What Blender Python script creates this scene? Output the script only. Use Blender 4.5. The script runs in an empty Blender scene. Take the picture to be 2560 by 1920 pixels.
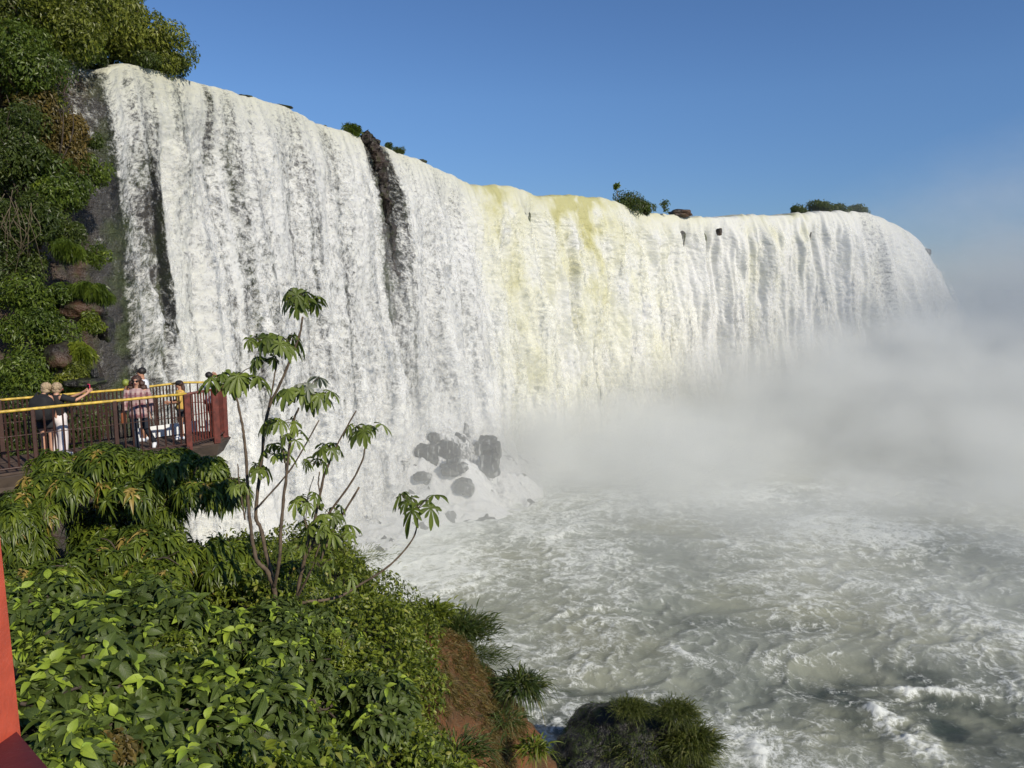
import bpy, bmesh, math, random
import numpy as np
from mathutils import Vector, Matrix

rng = np.random.default_rng(11)
random.seed(5)
scene = bpy.context.scene
COL = scene.collection
R = math.radians

# ------------------------------------------------------------------ camera frame
CAMZ = 20.0
PITCH = R(7.5)
F = 1927.0
CP, SP = math.cos(PITCH), math.sin(PITCH)

def P(px, py, Y):
    """world point at world depth Y that lies on the sight line of a point of the photograph"""
    u = (px - 1280) / F; v = (960 - py) / F
    dy = CP + v * SP; dz = -SP + v * CP
    t = Y / dy
    return np.stack(np.broadcast_arrays(u * t, Y, CAMZ + dz * t), -1).astype(float)

# ------------------------------------------------------------------ noise
_perm = np.random.default_rng(3).permutation(256).astype(np.int64)
_perm = np.concatenate([_perm, _perm, _perm])
_g = np.random.default_rng(4).normal(size=(256, 3)); _g /= np.linalg.norm(_g, axis=1)[:, None]

def pn(x, y, z=0.0, seed=0):
    x, y, z = np.broadcast_arrays(np.asarray(x, float), np.asarray(y, float), np.asarray(z, float))
    x = x + seed * 17.31; y = y + seed * 7.77; z = z + seed * 3.19
    xi = np.floor(x).astype(np.int64); yi = np.floor(y).astype(np.int64); zi = np.floor(z).astype(np.int64)
    xf = x - xi; yf = y - yi; zf = z - zi
    xi &= 255; yi &= 255; zi &= 255
    w = lambda t: t * t * t * (t * (t * 6 - 15) + 10)
    u, v, q = w(xf), w(yf), w(zf)
    out = 0
    for dx in (0, 1):
        for dy in (0, 1):
            for dz in (0, 1):
                h = _perm[_perm[_perm[(xi + dx) & 255] + ((yi + dy) & 255)] + ((zi + dz) & 255)]
                g = _g[h]
                d = g[..., 0] * (xf - dx) + g[..., 1] * (yf - dy) + g[..., 2] * (zf - dz)
                out = out + d * (u if dx else 1 - u) * (v if dy else 1 - v) * (q if dz else 1 - q)
    return out * 1.6

def fbm(x, y, z=0.0, octv=4, seed=0, gain=0.5):
    a, f, s = 1.0, 1.0, 0
    for i in range(octv):
        s = s + a * pn(np.asarray(x) * f, np.asarray(y) * f, np.asarray(z) * f, seed + i * 3)
        a *= gain; f *= 2.03
    return s

def sstep(a, b, x):
    t = np.clip((np.asarray(x, float) - a) / (b - a), 0, 1)
    return t * t * (3 - 2 * t)

# ------------------------------------------------------------------ mesh helpers
def setp(o, label=None, cat=None, group=None, kind=None):
    if label: o['label'] = label
    if cat: o['category'] = cat
    if group: o['group'] = group
    if kind: o['kind'] = kind
    return o

def thing(name, label, cat, loc, group=None):
    o = bpy.data.objects.new(name, None); COL.objects.link(o)
    o.location = loc; o.empty_display_size = 0.2
    return setp(o, label, cat, group)

def worldloc(o):
    v = Vector((0, 0, 0))
    while o is not None:
        v = v + o.location; o = o.parent
    return np.array(v)

def mesh(name, V, Fc, mat, parent=None, uv=None, attrs=None, smooth=True, origin=None):
    """V: (n,3) world coordinates; Fc: array (m,k) or list of such arrays"""
    V = np.asarray(V, float)
    if not isinstance(Fc, list): Fc = [Fc]
    Fc = [np.asarray(f, np.int64) for f in Fc if len(f)]
    if parent is not None:
        off = worldloc(parent)
    else:
        off = np.array(origin) if origin is not None else np.array([V[:, 0].mean(), V[:, 1].mean(), V[:, 2].min()])
    V = V - off
    me = bpy.data.meshes.new(name)
    me.vertices.add(len(V)); me.vertices.foreach_set('co', V.astype(np.float32).ravel())
    loops = np.concatenate([f.ravel() for f in Fc])
    tot = np.concatenate([np.full(len(f), f.shape[1]) for f in Fc])
    st = np.concatenate([[0], np.cumsum(tot)[:-1]])
    me.loops.add(len(loops)); me.loops.foreach_set('vertex_index', loops.astype(np.int32))
    me.polygons.add(len(tot)); me.polygons.foreach_set('loop_start', st.astype(np.int32))
    me.polygons.foreach_set('loop_total', tot.astype(np.int32))
    me.polygons.foreach_set('use_smooth', np.full(len(tot), smooth))
    me.update(calc_edges=True); me.validate()
    if uv is not None:
        l = me.uv_layers.new(name='UVMap')
        l.data.foreach_set('uv', np.asarray(uv, np.float32)[loops].ravel())
    for k, a in (attrs or {}).items():
        at = me.attributes.new(k, 'FLOAT', 'POINT')
        at.data.foreach_set('value', np.asarray(a, np.float32).ravel())
    if mat is not None: me.materials.append(mat)
    o = bpy.data.objects.new(name, me); COL.objects.link(o)
    if parent is not None: o.parent = parent
    else: o.location = off
    return o

def grid_faces(nr, nc):
    i = np.arange(nr - 1)[:, None] * nc + np.arange(nc - 1)[None, :]
    return np.stack([i, i + 1, i + nc + 1, i + nc], -1).reshape(-1, 4)

def join(parts):
    """[(V, [F...])] -> V, [F...]"""
    Vs, Fs, n = [], [], 0
    for V, Fc in parts:
        if not isinstance(Fc, list): Fc = [Fc]
        Vs.append(np.asarray(V, float)); Fs += [np.asarray(f) + n for f in Fc if len(f)]
        n += len(V)
    return np.concatenate(Vs), Fs

def tube(path, rad, sides=8, flat=1.0, up=(0, 0, 1)):
    """closed tube along path; rad number or list; flat squeezes along 'up'-ish axis"""
    path = np.asarray(path, float); n = len(path)
    rad = np.broadcast_to(np.asarray(rad, float), (n,)) if np.ndim(rad) < 2 else np.asarray(rad)
    T = np.gradient(path, axis=0); T /= np.linalg.norm(T, axis=1)[:, None] + 1e-9
    ref = np.array(up, float)
    if abs(T[0] @ ref) > 0.93: ref = np.array([0, 1, 0.01])
    V = []
    a = np.linspace(0, 2 * np.pi, sides, endpoint=False)
    for i in range(n):
        s = np.cross(T[i], ref); s /= np.linalg.norm(s) + 1e-9
        b = np.cross(s, T[i]); ref = b
        if rad.ndim == 2: ra, rb = rad[i]
        else: ra = rad[i]; rb = rad[i] * flat
        V.append(path[i] + np.cos(a)[:, None] * s * ra + np.sin(a)[:, None] * b * rb)
    V = np.concatenate(V)
    q = []
    for i in range(n - 1):
        for j in range(sides):
            q.append((i * sides + j, i * sides + (j + 1) % sides, (i + 1) * sides + (j + 1) % sides, (i + 1) * sides + j))
    V = np.concatenate([V, path[:1], path[-1:]])
    c0, c1 = n * sides, n * sides + 1
    t = [(c0, (j + 1) % sides, j) for j in range(sides)] + [(c1, (n - 1) * sides + j, (n - 1) * sides + (j + 1) % sides) for j in range(sides)]
    return V, [np.array(q), np.array(t)]

def box(c, size, yaw=0.0, bevel=0.0):
    c = np.array(c, float); hx, hy, hz = np.array(size) / 2
    if bevel <= 0:
        V = np.array([(x, y, z) for x in (-hx, hx) for y in (-hy, hy) for z in (-hz, hz)])
        Fc = np.array([(0, 1, 3, 2), (4, 6, 7, 5), (0, 4, 5, 1), (2, 3, 7, 6), (0, 2, 6, 4), (1, 5, 7, 3)])
    else:
        bm = bmesh.new(); bmesh.ops.create_cube(bm, size=1)
        for v in bm.verts: v.co = Vector((v.co.x * hx * 2, v.co.y * hy * 2, v.co.z * hz * 2))
        bmesh.ops.bevel(bm, geom=bm.edges[:], offset=bevel, segments=2, profile=0.5, affect='EDGES')
        V, Fc = from_bm(bm)
    cy, sy = math.cos(yaw), math.sin(yaw)
    V = V @ np.array([[cy, sy, 0], [-sy, cy, 0], [0, 0, 1]])
    return V + c, Fc

def beam(a, b, w, h, up=(0, 0, 1)):
    """rectangular bar from a to b, w across, h along up"""
    a = np.array(a, float); b = np.array(b, float)
    t = (b - a) / np.linalg.norm(b - a); up = np.array(up, float)
    s = np.cross(t, up); s /= np.linalg.norm(s); n = np.cross(s, t)
    V = []
    for p in (a, b):
        for i, j in ((-1, -1), (1, -1), (1, 1), (-1, 1)):
            V.append(p + s * i * w / 2 + n * j * h / 2)
    return np.array(V), np.array([(0, 3, 2, 1), (4, 5, 6, 7), (0, 1, 5, 4), (1, 2, 6, 5), (2, 3, 7, 6), (3, 0, 4, 7)])

def from_bm(bm):
    bm.verts.ensure_lookup_table()
    V = np.array([v.co[:] for v in bm.verts])
    by = {}
    for f in bm.faces: by.setdefault(len(f.verts), []).append([v.index for v in f.verts])
    bm.free()
    return V, [np.array(x) for x in by.values()]

def ico(sub=3):
    bm = bmesh.new(); bmesh.ops.create_icosphere(bm, subdivisions=sub, radius=1)
    bm.verts.index_update()
    return from_bm(bm)

def blob(c, r, sub=3, amp=0.0, freq=1.0, seed=0):
    V, Fc = ico(sub)
    d = 1 + amp * fbm(V[:, 0] * freq, V[:, 1] * freq, V[:, 2] * freq, 3, seed)
    return V * d[:, None] * np.array(r) + np.array(c), Fc

def smooth_path(pts, n=6):
    pts = np.asarray(pts, float)
    k = len(pts)
    if k < 3: return np.array([pts[0] + (pts[-1] - pts[0]) * t for t in np.linspace(0, 1, n + 1)])
    q = np.vstack([2 * pts[0] - pts[1], pts, 2 * pts[-1] - pts[-2]])
    out = []
    for i in range(k - 1):
        a, b, c, d = q[i:i + 4]
        for t in np.linspace(0, 1, n, endpoint=False):
            out.append(0.5 * ((2 * b) + (c - a) * t + (2 * a - 5 * b + 4 * c - d) * t * t + (3 * b - a - 3 * c + d) * t ** 3))
    out.append(pts[-1])
    return np.array(out)

# ---- leaves
def leaf_template(rows=5, wide=0.5, fold=0.15, curl=0.15, n_cols=3):
    x = np.linspace(0, 1, rows)
    w = np.sin(np.pi * np.clip(x, 0, 1) ** wide)
    w = np.clip(w, 0.0, None) ** 0.9
    w[0] = 0.06; w[-1] = 0.03
    V = []
    for i in range(rows):
        z = -curl * x[i] ** 2
        for c in (-1, 0, 1):
            V.append((x[i], c * w[i] * 0.5, z + fold * abs(c) * w[i] * 0.5))
    return np.array(V), grid_faces(rows, 3)

DIAMOND = (np.array([(0, 0, 0), (0.5, -0.5, 0.08), (1, 0, -0.08), (0.5, 0.5, 0.08)]), np.array([(0, 1, 2), (0, 2, 3)]))

def leaves(pos, dirs, ups, L, W, tmpl, droop=0.0, rnd=None):
    """many copies of one leaf template in one mesh; returns V, F, per-vertex random"""
    pos = np.asarray(pos, float); N = len(pos)
    d = dirs / (np.linalg.norm(dirs, axis=1)[:, None] + 1e-9)
    s = np.cross(ups, d); s /= np.linalg.norm(s, axis=1)[:, None] + 1e-9
    n = np.cross(d, s)
    L = np.broadcast_to(np.asarray(L, float), (N,)); W = np.broadcast_to(np.asarray(W, float), (N,))
    tv, tf = tmpl
    V = pos[:, None, :] + tv[None, :, 0, None] * (d * L[:, None])[:, None, :] + tv[None, :, 1, None] * (s * W[:, None])[:, None, :] \
        + tv[None, :, 2, None] * (n * L[:, None])[:, None, :]
    dr = np.broadcast_to(np.asarray(droop, float), (N,))
    V[:, :, 2] -= (dr * L)[:, None] * tv[None, :, 0] ** 2
    k = len(tv)
    Fc = (tf[None] + (np.arange(N) * k)[:, None, None]).reshape(-1, tf.shape[1])
    if rnd is None: rnd = rng.random(N)
    return V.reshape(-1, 3), Fc, np.repeat(rnd, k)

def unit(n):
    v = rng.normal(size=(n, 3)); return v / np.linalg.norm(v, axis=1)[:, None]

# ------------------------------------------------------------------ materials
class NT:
    def __init__(s, name):
        s.m = bpy.data.materials.new(name); s.m.use_nodes = True
        s.t = s.m.node_tree; s.t.nodes.clear()
        s.out = s.t.nodes.new('ShaderNodeOutputMaterial')
    def n(s, typ, **kw):
        nd = s.t.nodes.new('ShaderNode' + typ)
        for k, v in kw.items():
            if k.startswith('i_'): nd.inputs[k[2:].replace('_', ' ')].default_value = v
            else: setattr(nd, k, v)
        return nd
    def l(s, a, b): s.t.links.new(a, b)
    def sock(s, nd, key, v):
        i = nd.inputs[key]
        if hasattr(v, 'links') or isinstance(v, bpy.types.NodeSocket): s.l(v, i)
        else: i.default_value = v
    def math(s, op, a, b=0.0, c=None, clamp=False):
        nd = s.n('Math', operation=op, use_clamp=clamp)
        s.sock(nd, 0, a); s.sock(nd, 1, b)
        if c is not None: s.sock(nd, 2, c)
        return nd.outputs[0]
    def mix(s, f, a, b, blend='MIX'):
        nd = s.n('Mix', data_type='RGBA', blend_type=blend)
        s.sock(nd, 0, f); s.sock(nd, 6, a); s.sock(nd, 7, b)
        return nd.outputs[2]
    def ramp(s, f, stops, interp='LINEAR'):
        nd = s.n('ValToRGB'); cr = nd.color_ramp; cr.interpolation = interp
        while len(cr.elements) < len(stops): cr.elements.new(0.5)
        for e, (p, c) in zip(cr.elements, stops):
            e.position = p; e.color = c if len(c) == 4 else (*c, 1)
        s.sock(nd, 0, f); return nd.outputs[0]
    def mr(s, v, a, b, c=0.0, d=1.0, smooth=True):
        nd = s.n('MapRange', interpolation_type='SMOOTHSTEP' if smooth else 'LINEAR')
        s.sock(nd, 0, v); s.sock(nd, 1, a); s.sock(nd, 2, b); s.sock(nd, 3, c); s.sock(nd, 4, d)
        return nd.outputs[0]
    def attr(s, name): return s.n('Attribute', attribute_name=name).outputs['Fac']
    def coord(s, kind='Object', scale=(1, 1, 1), loc=(0, 0, 0)):
        tc = s.n('TexCoord'); mp = s.n('Mapping')
        mp.inputs['Scale'].default_value = scale; mp.inputs['Location'].default_value = loc
        s.l(tc.outputs[kind], mp.inputs[0]); return mp.outputs[0]
    def noise(s, vec, scale, detail=3, rough=0.55, dist=0.0, dim='3D'):
        nd = s.n('TexNoise', noise_dimensions=dim)
        s.l(vec, nd.inputs['Vector']); nd.inputs['Scale'].default_value = scale
        nd.inputs['Detail'].default_value = detail; nd.inputs['Roughness'].default_value = rough
        nd.inputs['Distortion'].default_value = dist
        return nd.outputs['Fac']
    def bump(s, h, strength=0.5, dist=0.1):
        nd = s.n('Bump'); nd.inputs['Strength'].default_value = strength; nd.inputs['Distance'].default_value = dist
        s.l(h, nd.inputs['Height']); return nd.outputs[0]
    def bsdf(s, col, rough=0.6, normal=None, spec=0.5, **kw):
        nd = s.n('BsdfPrincipled')
        s.sock(nd, 'Base Color', col if not isinstance(col, tuple) or len(col) == 4 else (*col, 1))
        s.sock(nd, 'Roughness', rough)
        nd.inputs['Specular IOR Level'].default_value = spec
        if normal is not None: s.l(normal, nd.inputs['Normal'])
        for k, v in kw.items(): s.sock(nd, k.replace('_', ' '), v)
        return nd.outputs[0]
    def surf(s, sh): s.l(sh, s.out.inputs['Surface']); return s.m

def C4(*c): return (*c, 1.0)

def leaf_mat(name, stops, trans=(0.25, 0.35, 0.04), tfac=0.3, rough=0.45, spec=0.4, vein=False):
    t = NT(name)
    r = t.attr('rnd')
    c = t.ramp(r, stops)
    n = t.noise(t.coord('Object'), 9.0, 2)
    c = t.mix(t.mr(n, 0.3, 0.7, 0.0, 0.35), c, C4(*[x * 0.55 for x in stops[0][1][:3]]))
    nm = None
    if vein:
        uvn = t.n('UVMap'); uvn.uv_map = 'UVMap'; sx = t.n('SeparateXYZ'); t.l(uvn.outputs[0], sx.inputs[0])
        ay = t.math('ABSOLUTE', sx.outputs[1])
        mid = t.mr(ay, .0, .035, 1, 0)
        side = t.mr(t.math('SINE', t.math('MULTIPLY', t.math('SUBTRACT', sx.outputs[0], t.math('MULTIPLY', ay, .55)), 52.0)), .55, 1.0)
        vn = t.math('MAXIMUM', mid, t.math('MULTIPLY', side, .45))
        c = t.mix(t.math('MULTIPLY', vn, .45), c, C4(.2, .25, .07))
        spot = t.noise(t.coord('Object'), 55.0, 3, .6)
        c = t.mix(t.mr(spot, .66, .72, 0, .7), c, C4(.07, .045, .02))
        nm = t.bump(t.math('ADD', vn, t.noise(t.coord('Object'), 90.0, 2)), .35, .004)
    b = t.bsdf(c, rough, nm, spec=spec)
    tr = t.n('BsdfTranslucent'); t.l(t.mix(0.55, c, C4(*trans)), tr.inputs['Color'])
    mx = t.n('MixShader'); mx.inputs[0].default_value = tfac
    t.l(b, mx.inputs[1]); t.l(tr.outputs[0], mx.inputs[2])
    return t.surf(mx.outputs[0])

def plain(name, col, rough=0.6, var=0.25, scale=8.0, bump=0.0, spec=0.5, metal=0.0):
    t = NT(name)
    v = t.coord('Object')
    n = t.noise(v, scale, 4)
    c = t.mix(t.mr(n, 0.3, 0.75), C4(*col), C4(*[x * (1 - var) for x in col]))
    nm = t.bump(t.noise(v, scale * 3, 4), bump, 0.02) if bump else None
    return t.surf(t.bsdf(c, rough, nm, spec, Metallic=metal))

M = {}
M['olive'] = leaf_mat('olive_foliage', [(0, C4(.05, .065, .008)), (.45, C4(.13, .15, .017)), (.8, C4(.2, .22, .027)), (1, C4(.29, .3, .05))])
M['green'] = leaf_mat('green_foliage', [(0, C4(.03, .05, .008)), (.5, C4(.075, .115, .013)), (.85, C4(.13, .18, .02)), (1, C4(.22, .27, .03))])
M['dark'] = leaf_mat('dark_foliage', [(0, C4(.024, .038, .009)), (.6, C4(.055, .08, .014)), (1, C4(.11, .14, .024))])
M['dry'] = leaf_mat('dry_foliage', [(0, C4(0.062, 0.056, 0.015)), (.5, C4(0.138, 0.106, 0.027)), (.8, C4(0.188, 0.125, 0.031)), (1, C4(0.250, 0.188, 0.050))], trans=(.3, .22, .05))
M['long'] = leaf_mat('long_leaf_foliage', [(0, C4(.03, .048, .008)), (.45, C4(.10, .14, .015)), (.85, C4(.20, .245, .025)), (.9, C4(.34, .23, .05)), (1, C4(.42, .3, .085))], tfac=0.28, rough=.4)
M['broad'] = leaf_mat('broad_leaf_foliage', [(0, C4(.035, .052, .013)), (.45, C4(.085, .125, .022)), (.7, C4(.14, .19, .028)), (.74, C4(.27, .39, .038)), (1, C4(.38, .48, .05))], tfac=0.3, rough=.5, vein=True)
M['creeper'] = leaf_mat('creeper_foliage', [(0, C4(.05, .07, .007)), (.5, C4(.135, .175, .015)), (.9, C4(.215, .25, .026)), (1, C4(.3, .29, .07))])
M['cecropia'] = leaf_mat('cecropia_foliage', [(0, C4(.055, .08, .012)), (.5, C4(.115, .155, .02)), (1, C4(.19, .24, .035))], tfac=0.25, rough=.4, vein=True)
M['pale'] = leaf_mat('pale_dead_leaf', [(0, C4(.3, .32, .24)), (1, C4(.45, .45, .36))])
M['grass'] = leaf_mat('grass_blades', [(0, C4(0.036, 0.060, 0.012)), (.6, C4(0.072, 0.108, 0.022)), (.9, C4(0.120, 0.144, 0.036)), (1, C4(0.216, 0.192, 0.072))])
M['reed'] = leaf_mat('olive_river_grass', [(0, C4(.04, .055, .012)), (.5, C4(.10, .125, .022)), (.85, C4(.17, .19, .04)), (1, C4(.26, .25, .09))])
M['bark'] = plain('bark', (.12, .085, .055), .8, .5, 14, .4)
M['twig'] = plain('twig_bark', (.07, .05, .035), .8, .4, 20, .3)
M['redpaint'] = plain('red_rail_paint', (.15, .034, .022), .55, .6, 9, .25)
M['brownpaint'] = plain('brown_rail_paint', (.06, .026, .018), .5, .4, 6, .15)
M['yellow'] = plain('yellow_rail_paint', (.68, .46, .07), .5, .55, 11, .2)
M['brightred'] = plain('bright_red_paint', (.55, .085, .04), .5, .25, 9, .2)
M['shaded_red'] = plain('shaded_red_paint', (.11, .018, .022), .5, .3, 8, .2)  # red paint with its shade put into the colour
M['deck'] = plain('deck_boards', (.085, .055, .04), .75, .5, 4, .3)
M['beam'] = plain('deck_beam', (.1, .072, .052), .8, .45, 3, .4)
M['whitepanel'] = plain('white_kick_board', (.75, .77, .78), .5, .1, 5)

def rock_mat(name, wet=True, moss=0.45, base=(.034, .024, .017), red=(.075, .036, .017)):
    t = NT(name)
    v = t.coord('Object')
    vs = t.coord('Object', (.35, .35, 1.4))
    n1 = t.noise(vs, .9, 6, .6, .6)
    n2 = t.noise(v, .35, 4)
    n3 = t.noise(v, 2.2, 5, .65)
    c = t.mix(t.mr(n1, .35, .65), C4(*[x * .45 for x in base]), C4(*base))
    c = t.mix(t.mr(n2, .45, .66), c, C4(*red))
    c = t.mix(t.math('MULTIPLY', t.mr(n3, .5, .68), moss, clamp=True), c, C4(.05, .07, .014))
    if name == 'wet_basalt':
        wetg = t.mix(t.mr(n2, .42, .6), C4(.042, .04, .04), C4(.045, .058, .022))
        c = t.mix(t.attr('behind'), c, wetg)
    if name in ('wet_boulder', 'dark_pile_rock'):
        ws = t.noise(t.coord('Object', (1.6, 1.6, .35)), 1.4, 5, .65, .4)
        c = t.mix(t.mr(ws, .54, .72), c, C4(.5, .51, .5))
        c = t.mix(t.mr(n3, .55, .75, 0, .5), c, C4(.1, .095, .085))
    h = t.math('ADD', t.math('MULTIPLY', n1, 1.5), n3)
    return t.surf(t.bsdf(c, t.mr(n3, .3, .7, .3 if wet else .7, .75), t.bump(h, .9, .25), .5))

M['rock'] = rock_mat('wet_basalt')
M['boulder'] = rock_mat('wet_boulder', True, .15, (.022, .021, .019), (.036, .032, .027))
M['darkrock'] = rock_mat('dark_river_rock', True, .8, (.016, .015, .013), (.02, .018, .014))

# ------------------------------------------------------------------ waterfall lip
LIP = np.array([  # px, py, depth Y, throw, 
    (158, 152, 40.6, .35), (200, 160, 41.4, .35), (240, 178, 42.2, .35), (262, 186, 42.6, .4), (280, 168, 43.3, .45), (312, 160, 44.2, .6), (347, 163, 45.2, 1.0), (375, 171, 46, 1.5), (400, 180, 46.8, 1.8), (463, 199, 49, 2.4), (555, 221, 52, 3.0),
    (600, 236, 53.8, 3.1), (648, 249, 55.6, 3.1), (720, 270, 58.6, 3.2), (787, 308, 62, 3.3), (880, 333, 66.3, 3.5), (925, 352, 68.6, 3.4), (960, 370, 70.6, 3.6),
    (1042, 399, 76, 4.0), (1111, 428, 81.6, 4.6), (1169, 460, 87, 5.0), (1200, 464, 89.6, 5.2), (1273, 464, 95, 5.6), (1310, 474, 98, 5.6), (1342, 491, 101, 5.5), (1435, 487, 107, 5.5),
    (1500, 494, 111, 5.5), (1539, 503, 114, 5.6), (1580, 520, 117.5, 5.5), (1620, 533, 121, 5.0), (1700, 537, 126, 4.6), (1736, 545, 128, 5), (1850, 541, 132, 6.2), (1967, 536, 134.5, 6.5),
    (2083, 528, 137, 6.5), (2140, 530, 139, 7), (2176, 538, 141, 9.5), (2215, 553, 146, 13.5), (2240, 566, 152, 15.5)])
lpx = np.concatenate([np.arange(158, 1300, 1.8), np.arange(1300, 2240.1, 1.6)])
k = np.exp(-np.linspace(-2, 2, 25) ** 2); k /= k.sum()
def lipcurve(col, w=25):
    a = np.interp(lpx, LIP[:, 0], LIP[:, col])
    kk = np.exp(-np.linspace(-2, 2, w) ** 2); kk /= kk.sum()
    return np.convolve(np.pad(a, w // 2, mode='reflect', reflect_type='odd'), kk, 'valid')
l_py = lipcurve(2 - 1, 9) + 3.0 * fbm(lpx * .018, 0 * lpx, 0, 3, 41) + 1.6 * pn(lpx * .09, 0 * lpx, 0, 44) + 3.4 * sstep(1640, 1700, lpx) * fbm(lpx * .07, 0 * lpx, 0, 3, 46)
l_Y = lipcurve(2, 61); l_throw = lipcurve(3, 41)
lipP = P(lpx, l_py, l_Y)
# continue round the far corner, out of sight
ext = np.array([lipP[-1] + np.array([.22, 1.0, -.01]) * q for q in np.linspace(.4, 22, 60)])
lipP = np.vstack([lipP, ext]); lpx_all = np.concatenate([lpx, 2240 + np.linspace(.4, 60, 60)])
l_throw = np.concatenate([l_throw, np.full(60, 15.5)])
T = np.gradient(lipP[:, :2], axis=0)
kk = np.exp(-np.linspace(-2, 2, 81) ** 2); kk /= kk.sum()
T = np.stack([np.convolve(np.pad(T[:, i], 40, mode='edge'), kk, 'valid') for i in range(2)], 1)
T /= np.linalg.norm(T, axis=1)[:, None]
lipN = np.stack([T[:, 1], -T[:, 0]], 1)
lipS = np.concatenate([[0], np.cumsum(np.linalg.norm(np.diff(lipP[:, :2], axis=0), axis=1))])
NCOL = len(lipP)

# rows: negative = upstream metres, positive = drop
drop = np.concatenate([-np.array([9, 6, 4, 2.6, 1.6, .9, .4, .15]), 33.5 * np.linspace(0, 1, 330) ** 1.35])
D = np.clip(drop, 0, None)[:, None]; UP = np.clip(-drop, 0, None)[:, None]
S = lipS[None, :]
H = lipP[:, 2][None, :]
vv = 2.3 * (D + .4) ** .7            # a coordinate that falls with the water: shapes stretch as it speeds up
grow = sstep(.2, 5, D)
heavy = np.interp(lpx_all, [262, 900, 1100, 1170, 1640, 1760, 2176, 2240, 2300], [.5, .55, .65, .95, .95, .8, .75, .7, .7])[None, :]
colm = fbm(S * .22 + .1 * pn(S * .3, vv * .3, 0, 9), vv * .05, 0, 2, 21)
colm2 = fbm(S * .55 + .25 * pn(S * .4, vv * .35, 0, 8), vv * .09, 0, 2, 22)
puff = np.abs(pn(S * .42 + .5 * pn(S * .3, vv * .3, 0, 5), vv * .42 + .5 * pn(S * .33, vv * .33, 0, 6), 0, 31))
puff2 = np.abs(pn(S * 1.1 + .3 * pn(S * .9, vv * .8, 0, 15), vv * .95, 0, 32))
puff3 = np.abs(pn(S * 2.6, vv * 2.2 + .4 * pn(S * 1.4, vv * 1.2, 0, 16), 0, 33))
puff4 = np.abs(pn(S * 5.5, vv * 4.6, 0, 34))
farw = sstep(1560, 1720, lpx_all)[None, :] * (1 - sstep(2150, 2200, lpx_all)[None, :])
disp = heavy * grow * ((1.75 + .5 * farw) * colm + (.75 + .7 * farw) * colm2 + (.55 - .25 * farw) * (puff - .25) + (.26 - .1 * farw) * (puff2 - .25) + .2 * (puff3 - .25) + .13 * (puff4 - .25)) \
    + (.05 + .10 * sstep(0, 1, D)) * (colm2 + .6 * pn(S * 1.6, vv * .12, 0, 36))
out = l_throw[None, :] * np.sqrt(D / 33.0) - UP + disp
zz = H - D + np.where(UP > 0, .06 * np.sqrt(UP), 0) + .12 * pn(S * .5, UP * .6, 0, 37) * (UP > 0) + .10 * pn(S * .9, D * .2, 0, 38) * np.exp(-D)
Vf = np.stack([lipP[:, 0][None] + lipN[:, 0][None] * out, lipP[:, 1][None] + lipN[:, 1][None] * out, zz], -1)
# opacity of the curtain
dens_tab = np.array([(158, .04), (175, .2), (190, .1), (205, .2), (225, .08), (243, .18), (252, .24), (260, .3), (268, .58), (276, .78), (298, .78), (303, .56), (312, .50), (345, .45), (366, .45), (378, .92), (430, .80), (485, .84), (500, .50), (512, .52), (522, .84), (542, .46), (556, .52), (570, .84),
    (620, .80), (640, .70), (660, .82), (690, .78), (712, .6), (735, .58), (752, .86), (780, .8), (800, .62), (820, .8), (860, .9), (890, .80), (902, .25), (930, .12), (952, .22), (962, .85), (985, .9),
    (1000, .62), (1020, .82), (1060, .86), (1090, .74), (1110, .84), (1140, 1.0), (1170, 1.25), (1640, 1.25), (1690, 1.1), (1712, .9), (1740, 1.2), (1790, .92), (1810, 1.2), (2120, 1.2), (2140, .72), (2160, .7), (2178, 1.0), (2205, 1.0), (2212, .82), (2222, 1.05), (2236, .9), (2250, 1.05), (2300, 1.05)])
dens = np.interp(lpx_all, dens_tab[:, 0], dens_tab[:, 1])[None, :] + 0 * D
lft = 1 - sstep(1120, 1180, lpx_all)[None, :]
streak = .24 * fbm(S * .55, vv * .05, 0, 2, 51) + .15 * fbm(S * 2.2, vv * .16, 0, 2, 52) + .10 * fbm(S * .7, vv * .8, 0, 2, 53)
dens = dens + streak * (.35 + .65 * lft)
# the thin veil over mossy rock, darkest half-way down; the gap below the rock rib slowly closes
veil = 1 - sstep(360, 378, lpx_all)[None, :]
dens = dens + veil * .12 * np.exp(-D / 3) - veil * .27 * sstep(3, 9, D) + veil * .12 * sstep(18, 27, D)
veilb = sstep(325, 345, lpx_all)[None, :] * veil
dens = dens - veilb * .16 * sstep(4, 10, D)
rib = np.exp(-((lpx_all - 930) / 26) ** 2)[None, :]
dens = dens + rib * .48 * sstep(7, 18, D)
dens = dens - lft * .13 * sstep(3, 14, D) * (1 - sstep(20, 26, D)) * (1 - veil) * sstep(.0, .5, fbm(S * .12, D * .05, 0, 2, 57) + .3)
dens = dens + .35 * sstep(19, 29, D) * lft
dens = dens + (.25 * np.exp(-D / .8) + .3 * (UP > 0)) * (1 - rib) * sstep(262, 280, lpx_all)[None, :] * (1 - veil * .6)
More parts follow.
